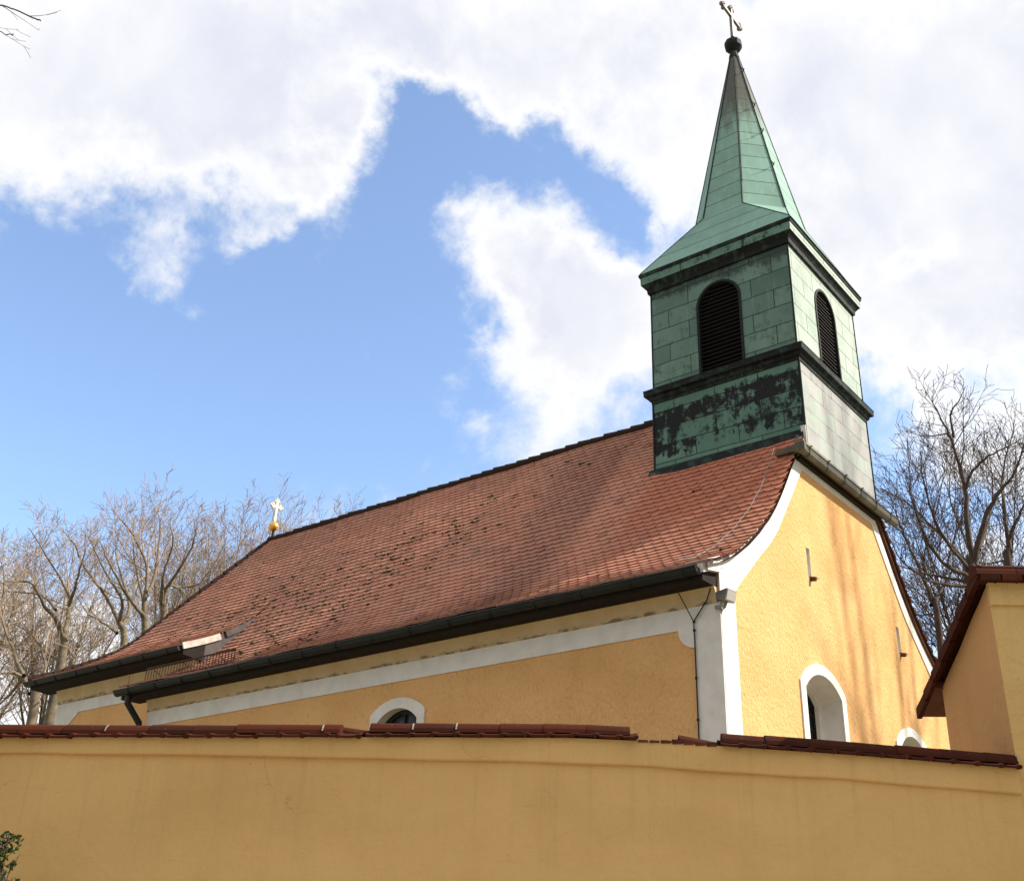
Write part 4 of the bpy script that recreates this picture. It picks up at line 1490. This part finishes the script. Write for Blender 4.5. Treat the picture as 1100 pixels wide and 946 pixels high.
    # leader continues as twig fan
def r_for(l):
    return .0085*l**1.1+.003
def smoothpath(pts, n=4):
    out = []
    for i in range(len(pts)-1):
        p0 = pts[max(i-1, 0)]; p1 = pts[i]; p2 = pts[i+1]; p3 = pts[min(i+2, len(pts)-1)]
        for k in range(n):
            t = k/n
            out.append(.5*((2*p1)+(p2-p0)*t+(2*p0-5*p1+4*p2-p3)*t*t+(3*p1-p0-3*p2+p3)*t**3))
    out.append(pts[-1].copy())
    return out
def tree(base, trunkpath, limbs, seed, label, group, mats, r0=.24, P=None, name='bare_tree'):
    """trunkpath: points above base; limbs: list of (list of points, radius)"""
    rnd = random.Random(seed)
    P = dict(dict(wig=.042, up=.06, rmin=.006, dens=(0, 2.8, 3.8, 4.6), max=4, tl=.34, jit=.012, drop=.85), **(P or {}))
    tb, cb = MB(), MB()
    pts = smoothpath([Vector(base)]+[Vector(p) for p in trunkpath])
    n = len(pts)
    rads = [r0*.62*(1.25 if i == 0 else 1)*(1-.4*i/(n-1)) for i in range(n)]
    tb.tube(pts, rads, 10, 0, cap=False)
    for lp, lr in limbs:
        lp = [Vector(p)-Vector((0, 0, P['drop']*i/max(1, len(lp)-1))) for i, p in enumerate(lp)]
        q = smoothpath(lp)
        # natural crookedness
        for i in range(1, len(q)):
            q[i] = q[i]+Vector((rnd.gauss(0, P['jit']), rnd.gauss(0, P['jit']), rnd.gauss(0, P['jit'])))
        length = sum((q[i+1]-q[i]).length for i in range(len(q)-1))
        rr = [max(min(.010, lr), lr*.64*(1-.88*(i/(len(q)-1))**.8)) for i in range(len(q))]
        carry(tb, cb, q, rr, length, 1, rnd, P)
    root = thing(name, base, label, 'tree', group)
    build('trunk', tb, mats[0], root, smooth=True)
    build('crown', cb, mats[1], root)
    return root
def fan(top, n, h, spread, rnd, r):
    """limbs for a tree without traced ones"""
    out = []
    for k in range(n):
        a = 2*math.pi*(k+rnd.random()*.6)/n
        s = spread*rnd.uniform(.35, 1)
        hh = h*rnd.uniform(.75, 1.05)
        st = Vector(top)-Vector((0, 0, rnd.uniform(0, 2.0)))
        e_ = Vector((math.cos(a)*s, math.sin(a)*s, 0))
        out.append(([st, st+e_*.35+Vector((0, 0, hh*.3)), st+e_*.7+Vector((0, 0, hh*.65)), st+e_+Vector((0, 0, hh))], r*rnd.uniform(.5, .8)))
    return out
LT = (M['bark'], M['twig'])
RTM = (M['barkdark'], M['twigdark'])  # right trees: backlit darkness put into the bark and twig colours
GL = 'bare trees behind the choir'
def px(D, *pp):
    """points given by viewing direction, with their own distances"""
    out = []
    for i, (x, y, *dd) in enumerate(pp):
        out.append(at(x, y, D+(dd[0] if dd else 0)))
    return out
def gnd(p):
    return Vector((p.x, p.y, 0))
rnd = random.Random(3)
# A: thick forked trunk left of the choir
b = at(55, 765, 31)
tree(gnd(b), [b, at(69, 690, 31)], [
    (px(31, (69, 690), (62, 660, -.4), (50, 638, -1), (40, 610, -1.6), (20, 600, -2.2), (0, 596, -2.8)), .14),
    (px(31, (69, 688), (74, 655, .6), (78, 632, 1.0), (70, 607, 1.2), (55, 575, .4), (38, 540, .2)), .15),
    (px(31, (74, 650), (82, 625, -1), (88, 600, -1.6), (96, 570, -2), (98, 545, -2)), .10),
    (px(31, (66, 710), (48, 690, 1), (25, 678, 2.2), (0, 660, 3)), .10),
    (px(31, (60, 655), (45, 630, 2), (15, 618, 3.5), (-15, 605, 4)), .08),
    (px(31, (64, 740), (85, 715, -1.5), (100, 690, -2.5), (104, 650, -3)), .07)], 11,
    'bare grey tree with thick forked trunk left of the choir wall', GL, LT, .30)
# B: leaning limbs at the frame's left edge
b = at(36, 765, 29)
tree(gnd(at(40, 765, 29)), [b, at(30, 735, 29)], [
    (px(29, (30, 735), (20, 712), (8, 700, -1), (-10, 690, -2)), .12),
    (px(29, (32, 745), (48, 720, 1), (50, 690, 1.5), (40, 660, 2), (20, 640, 2.4)), .10),
    (px(29, (26, 725), (10, 735, 1), (-12, 738, 2)), .10),
    (px(29, (30, 735), (12, 680, 1.4), (5, 640, 2), (10, 600, 2), (4, 560, 2.6)), .11)], 12,
    'bare tree with low bent limbs at the left edge of the photo', GL, LT, .26)
# C: many stemmed tree
b = at(128, 690, 34)
tree(gnd(b), [at(129, 720, 34), at(128, 668, 34)], [
    (px(34, (128, 668), (118, 640, .5), (105, 615), (92, 590, -.8), (85, 565, -1.5), (70, 540, -2)), .13),
    (px(34, (128, 668), (133, 640, -.6), (122, 610, -1.4), (110, 580, -1.6), (100, 548, -1.6)), .12),
    (px(34, (130, 675), (140, 645, .8), (134, 610, 1.6), (128, 575, 2), (135, 540, 2)), .12),
    (px(34, (126, 680), (112, 660, 2), (95, 640, 3), (85, 610, 3.5)), .08)], 13,
    'bare tree with several upright stems behind the left hip', GL, LT, .24)
# D
b = at(150, 690, 32)
tree(gnd(b), [at(151, 710, 32), at(154, 660, 32)], [
    (px(32, (154, 660), (158, 630), (160, 600, .4), (152, 570, 1), (140, 545, 1.4), (125, 522, 1.6)), .14),
    (px(32, (154, 662), (140, 635, -1), (128, 605, -1.4), (118, 575, -1.6), (112, 552, -1.8)), .11),
    (px(32, (157, 640), (168, 610, 1), (172, 580, 1.2), (176, 550, 1.2), (174, 526, 1.2)), .11),
    (px(32, (155, 650), (150, 610, 2), (146, 570, 2.4), (150, 530, 2.6)), .09)], 14,
    'tall bare tree whose limbs fan above the middle of the left group', GL, LT, .25)
# E: limbs sweeping right over the roof
b = at(172, 680, 33)
tree(gnd(b), [at(172, 690, 33), at(174, 650, 33)], [
    (px(33, (174, 650), (182, 625), (195, 605, .6), (215, 592, 1.4), (235, 575, 2)), .12),
    (px(33, (174, 650), (176, 620, -1), (182, 590, -1.2), (190, 560, -1.6), (186, 535, -2)), .12),
    (px(33, (176, 635), (190, 610, -1.6), (205, 580, -2), (214, 552, -2.4), (212, 530, -2.4)), .10),
    (px(33, (182, 628), (200, 622, .5), (222, 604, .4), (246, 560, .4)), .09)], 15,
    'bare tree with limbs sweeping right over the tiled roof', GL, LT, .24)
# far ones
for i, (x, D, top, lb) in enumerate(((215, 42, 545, 'thin distant bare tree between the big limbs and the gilded cross'), (262, 46, 548, 'distant bare tree just left of the gilded cross'),
                                     (240, 44, 545, 'distant bare tree between the sweeping limbs and the ridge end'), (283, 43, 540, 'distant bare tree directly behind the gilded cross'), (318, 45, 546, 'distant bare tree over the ridge, second from the right'),
                                     (302, 47, 545, 'distant bare tree just right of the gilded cross'), (334, 49, 552, 'rightmost small distant bare tree above the roof ridge'),
                                     (95, 44, 560, 'distant bare tree glimpsed between the two leftmost forks'), (20, 42, 560, 'distant bare tree at the far left, behind the bent limbs'))):
    rr = random.Random(40+i)
    tp = at(x, top, D)
    base = gnd(tp)
    h = tp.z
    st = base+Vector((0, 0, h*.5))
    tree(base, [base+Vector((.1, 0, h*.25)), st], fan(st, 9, h*.46, 2.9, rr, .17), 60+i, lb, GL, LT, .24, dict(dens=(0, 2.4, 3.2, 4.4), rmin=.008, drop=0))
# right group
GR = 'bare trees right of the bell tower'
b = at(1046, 640, 25)
tree(gnd(b), [b, at(1046, 606, 25)], [
    (px(25, (1046, 606), (1038, 560), (1036, 520), (1027, 485), (1018, 455, .4), (1006, 430, .6), (998, 408, .6)), .15),
    (px(25, (1046, 606), (1055, 560, -.5), (1068, 525, -.8), (1085, 500, -1), (1095, 470, -1.2), (1100, 440, -1.2)), .14),
    (px(25, (1046, 615), (1028, 590, .5), (1008, 565, 1), (990, 545, 1.4), (972, 525, 1.6), (944, 507, 2)), .12),
    (px(25, (1044, 620), (1020, 605, -.6), (1000, 582, -1), (985, 545, -1.4), (975, 510, -1.6), (975, 470, -1.6)), .11),
    (px(25, (1037, 525), (1044, 500, -.6), (1060, 480, -1), (1080, 465, -1.4), (1100, 448, -1.6)), .08),
    (px(25, (1024, 470), (1020, 440, -.4), (1030, 415, -.6), (1034, 398, -.6)), .06),
    (px(25, (1020, 465), (1000, 462, .4), (985, 455, .6), (970, 445, .8)), .04),
    (px(25, (1040, 625), (1005, 612, .6), (975, 598, 1), (955, 585, 1.2)), .08),
    (px(25, (1046, 630), (1012, 622, -.5), (985, 606, -1), (962, 580, -1.4), (950, 550, -1.6)), .09),
    (px(25, (1040, 610), (1015, 575, -1.4), (1000, 540, -2), (990, 500, -2.4), (985, 465, -2.6)), .09),
    (px(25, (1052, 590), (1062, 550, 1.4), (1064, 510, 2), (1060, 470, 2.4)), .08),
    (px(25, (1046, 600), (1030, 560, 2), (1018, 520, 2.6), (1018, 480, 2.8)), .08)], 21,
    'dark bare tree with main fork just above the gatehouse roof corner', GR, RTM, .30, dict(dens=(0, 3.2, 4.2, 5.4), rmin=.006, drop=.5))
b = at(1088, 640, 28)
tree(gnd(b), [b, at(1084, 590, 28)], [
    (px(28, (1084, 590), (1080, 560), (1076, 530), (1070, 500, .4), (1052, 470, .8)), .14),
    (px(28, (1083, 580), (1092, 545, -.6), (1100, 515, -1), (1112, 480, -1)), .11),
    (px(28, (1079, 550), (1075, 510, 1), (1078, 470, 1.4), (1086, 430, 1.6)), .10),
    (px(28, (1085, 600), (1060, 590, 1), (1045, 575, 1.6)), .06)], 22,
    'dark bare tree standing behind the gatehouse roof at the right edge', GR, RTM, .24)
for i, (x, D, top, lb) in enumerate(((1012, 33, 470, 'bare tree farther off, seen through the dark forked tree by the gatehouse'),)):
    rr = random.Random(80+i)
    tp = at(x, top, D)
    base = gnd(tp)
    st = base+Vector((0, 0, tp.z*.42))
    tree(base, [base+Vector((.1, 0, tp.z*.2)), st], fan(st, 9, tp.z*.52, 3.4, rr, .18), 90+i, lb, GR, RTM, .26, dict(dens=(0, 2.6, 3.6, 4.6), rmin=.007, drop=0))
b = at(985, 690, 27)
tree(gnd(b), [at(1010, 690, 27), at(1000, 640, 27)], [
    (px(27, (1000, 640), (985, 600), (970, 560, .5), (960, 530, .8), (950, 500, 1)), .10),
    (px(27, (1000, 645), (992, 610, -.6), (990, 570, -1), (1000, 530, -1.2)), .09),
    (px(27, (1002, 660), (985, 650, .5), (972, 640, .8), (955, 636, 1)), .05),
    (px(27, (1000, 650), (1012, 620, 1), (1020, 590, 1.2), (1016, 550, 1.2)), .08)], 23,
    'slender dark bare tree between the gable edge and the gatehouse roof', GR, RTM, .18)
# trees on the street side, mostly outside the photo: one gives the gable its branch shadows, one reaches in at the top left
rr = random.Random(5)
tb_ = Vector((13.6, 15.6, 0))
st = tb_+Vector((.2, -.2, 12))
tree(tb_, [tb_+Vector((.05, 0, 6)), st], fan(st, 7, 13, 5.0, rr, .42), 31,
     'tall dark bare tree beyond the right edge of the photo', GR, RTM, .3, dict(dens=(0, 1.2, 2.0, 2.2), max=3))
tb_ = uv(-7.2, 6.2, 0)
tip = px(5.2, (-60, -30), (-20, 0, .1), (8, 8, .15), (20, 12, .2), (34, 19, .25), (44, 22, .25))
tip2 = px(5.2, (-70, 10), (-20, 25, .1), (6, 36, .1), (14, 37, .1))
st = tb_+Vector((.1, .1, 5))
mid = (st+tip[0])/2+Vector((0, 0, 1.2))
tree(tb_, [tb_+Vector((0, .05, 2.6)), st], [([st, mid]+tip[:1], .06), (tip, .0055), ([mid]+tip2[:1], .02), (tip2, .0035)]+fan(st, 4, 5, 1.6, random.Random(9), .1), 33,
     'bare tree whose thin twigs enter the sky at the top left corner', None, (M['barkdark'], M['twigdark']), .16, dict(dens=(0, 1.2, 2.4, 3), max=3, rmin=.0014, tl=.12, wig=.05, jit=.004, drop=0))

# ------------------------------------------------------------------ evergreen shrub at the bottom left
base = uv(-4.66, 8.5, 0)
sh = thing('shrub', base, 'sparse evergreen shrub with small glossy leaves before the wall, bottom left', 'shrub')
st, lv = MB(), MB()
rr = random.Random(2)
def leaf(p, d, l):
    d = d.normalized()
    s_ = d.orthogonal().normalized()
    s_.rotate(Matrix.Rotation(rr.uniform(0, 6.28), 3, d))
    n_ = d.cross(s_)
    w = l*.30
    vs = [p, p+d*l*.35+s_*w+n_*l*.05, p+d*l*.7+s_*w*.8, p+d*l, p+d*l*.7-s_*w*.8, p+d*l*.35-s_*w+n_*l*.05, p+d*l*.4-n_*l*.04]
    lv.add(vs, [(0, 1, 6), (1, 2, 6), (2, 3, 6), (3, 4, 6), (4, 5, 6), (5, 0, 6)])
for k in range(26):
    a = rr.uniform(0, 2*math.pi)
    h = rr.uniform(1.75, 2.42)
    out = rr.uniform(.05, .62)*(2.55-h)/.7
    p = base.copy()
    pts = [p]
    for i in range(1, 9):
        t = i/8
        pts.append(base+Vector((math.cos(a)*out*t**1.4+rr.gauss(0, .02), math.sin(a)*out*t**1.4+rr.gauss(0, .02), h*t)))
    st.tube(pts, [.014*(1-.8*i/8) for i in range(9)], 5)
    for i in range(4, 9):
        for _ in range(7):
            q = pts[i-1].lerp(pts[i], rr.random())
            d = Vector((rr.gauss(0, 1), rr.gauss(0, 1), rr.gauss(.4, .6))).normalized()
            e_ = q+d*rr.uniform(.05, .14)
            st.tube([q, e_], [.005, .002], 3)
            for m_ in range(rr.choice((4, 5, 6, 7))):
                pp = q.lerp(e_, rr.uniform(.35, 1))
                leaf(pp, d+Vector((rr.gauss(0, .8), rr.gauss(0, .8), rr.gauss(0, .8))), rr.uniform(.026, .044))
build('stem', st, M['barkdark'], sh)
build('foliage', lv, M['leaf'], sh)

SC.cycles.use_adaptive_sampling = True
SC.cycles.max_bounces = 6
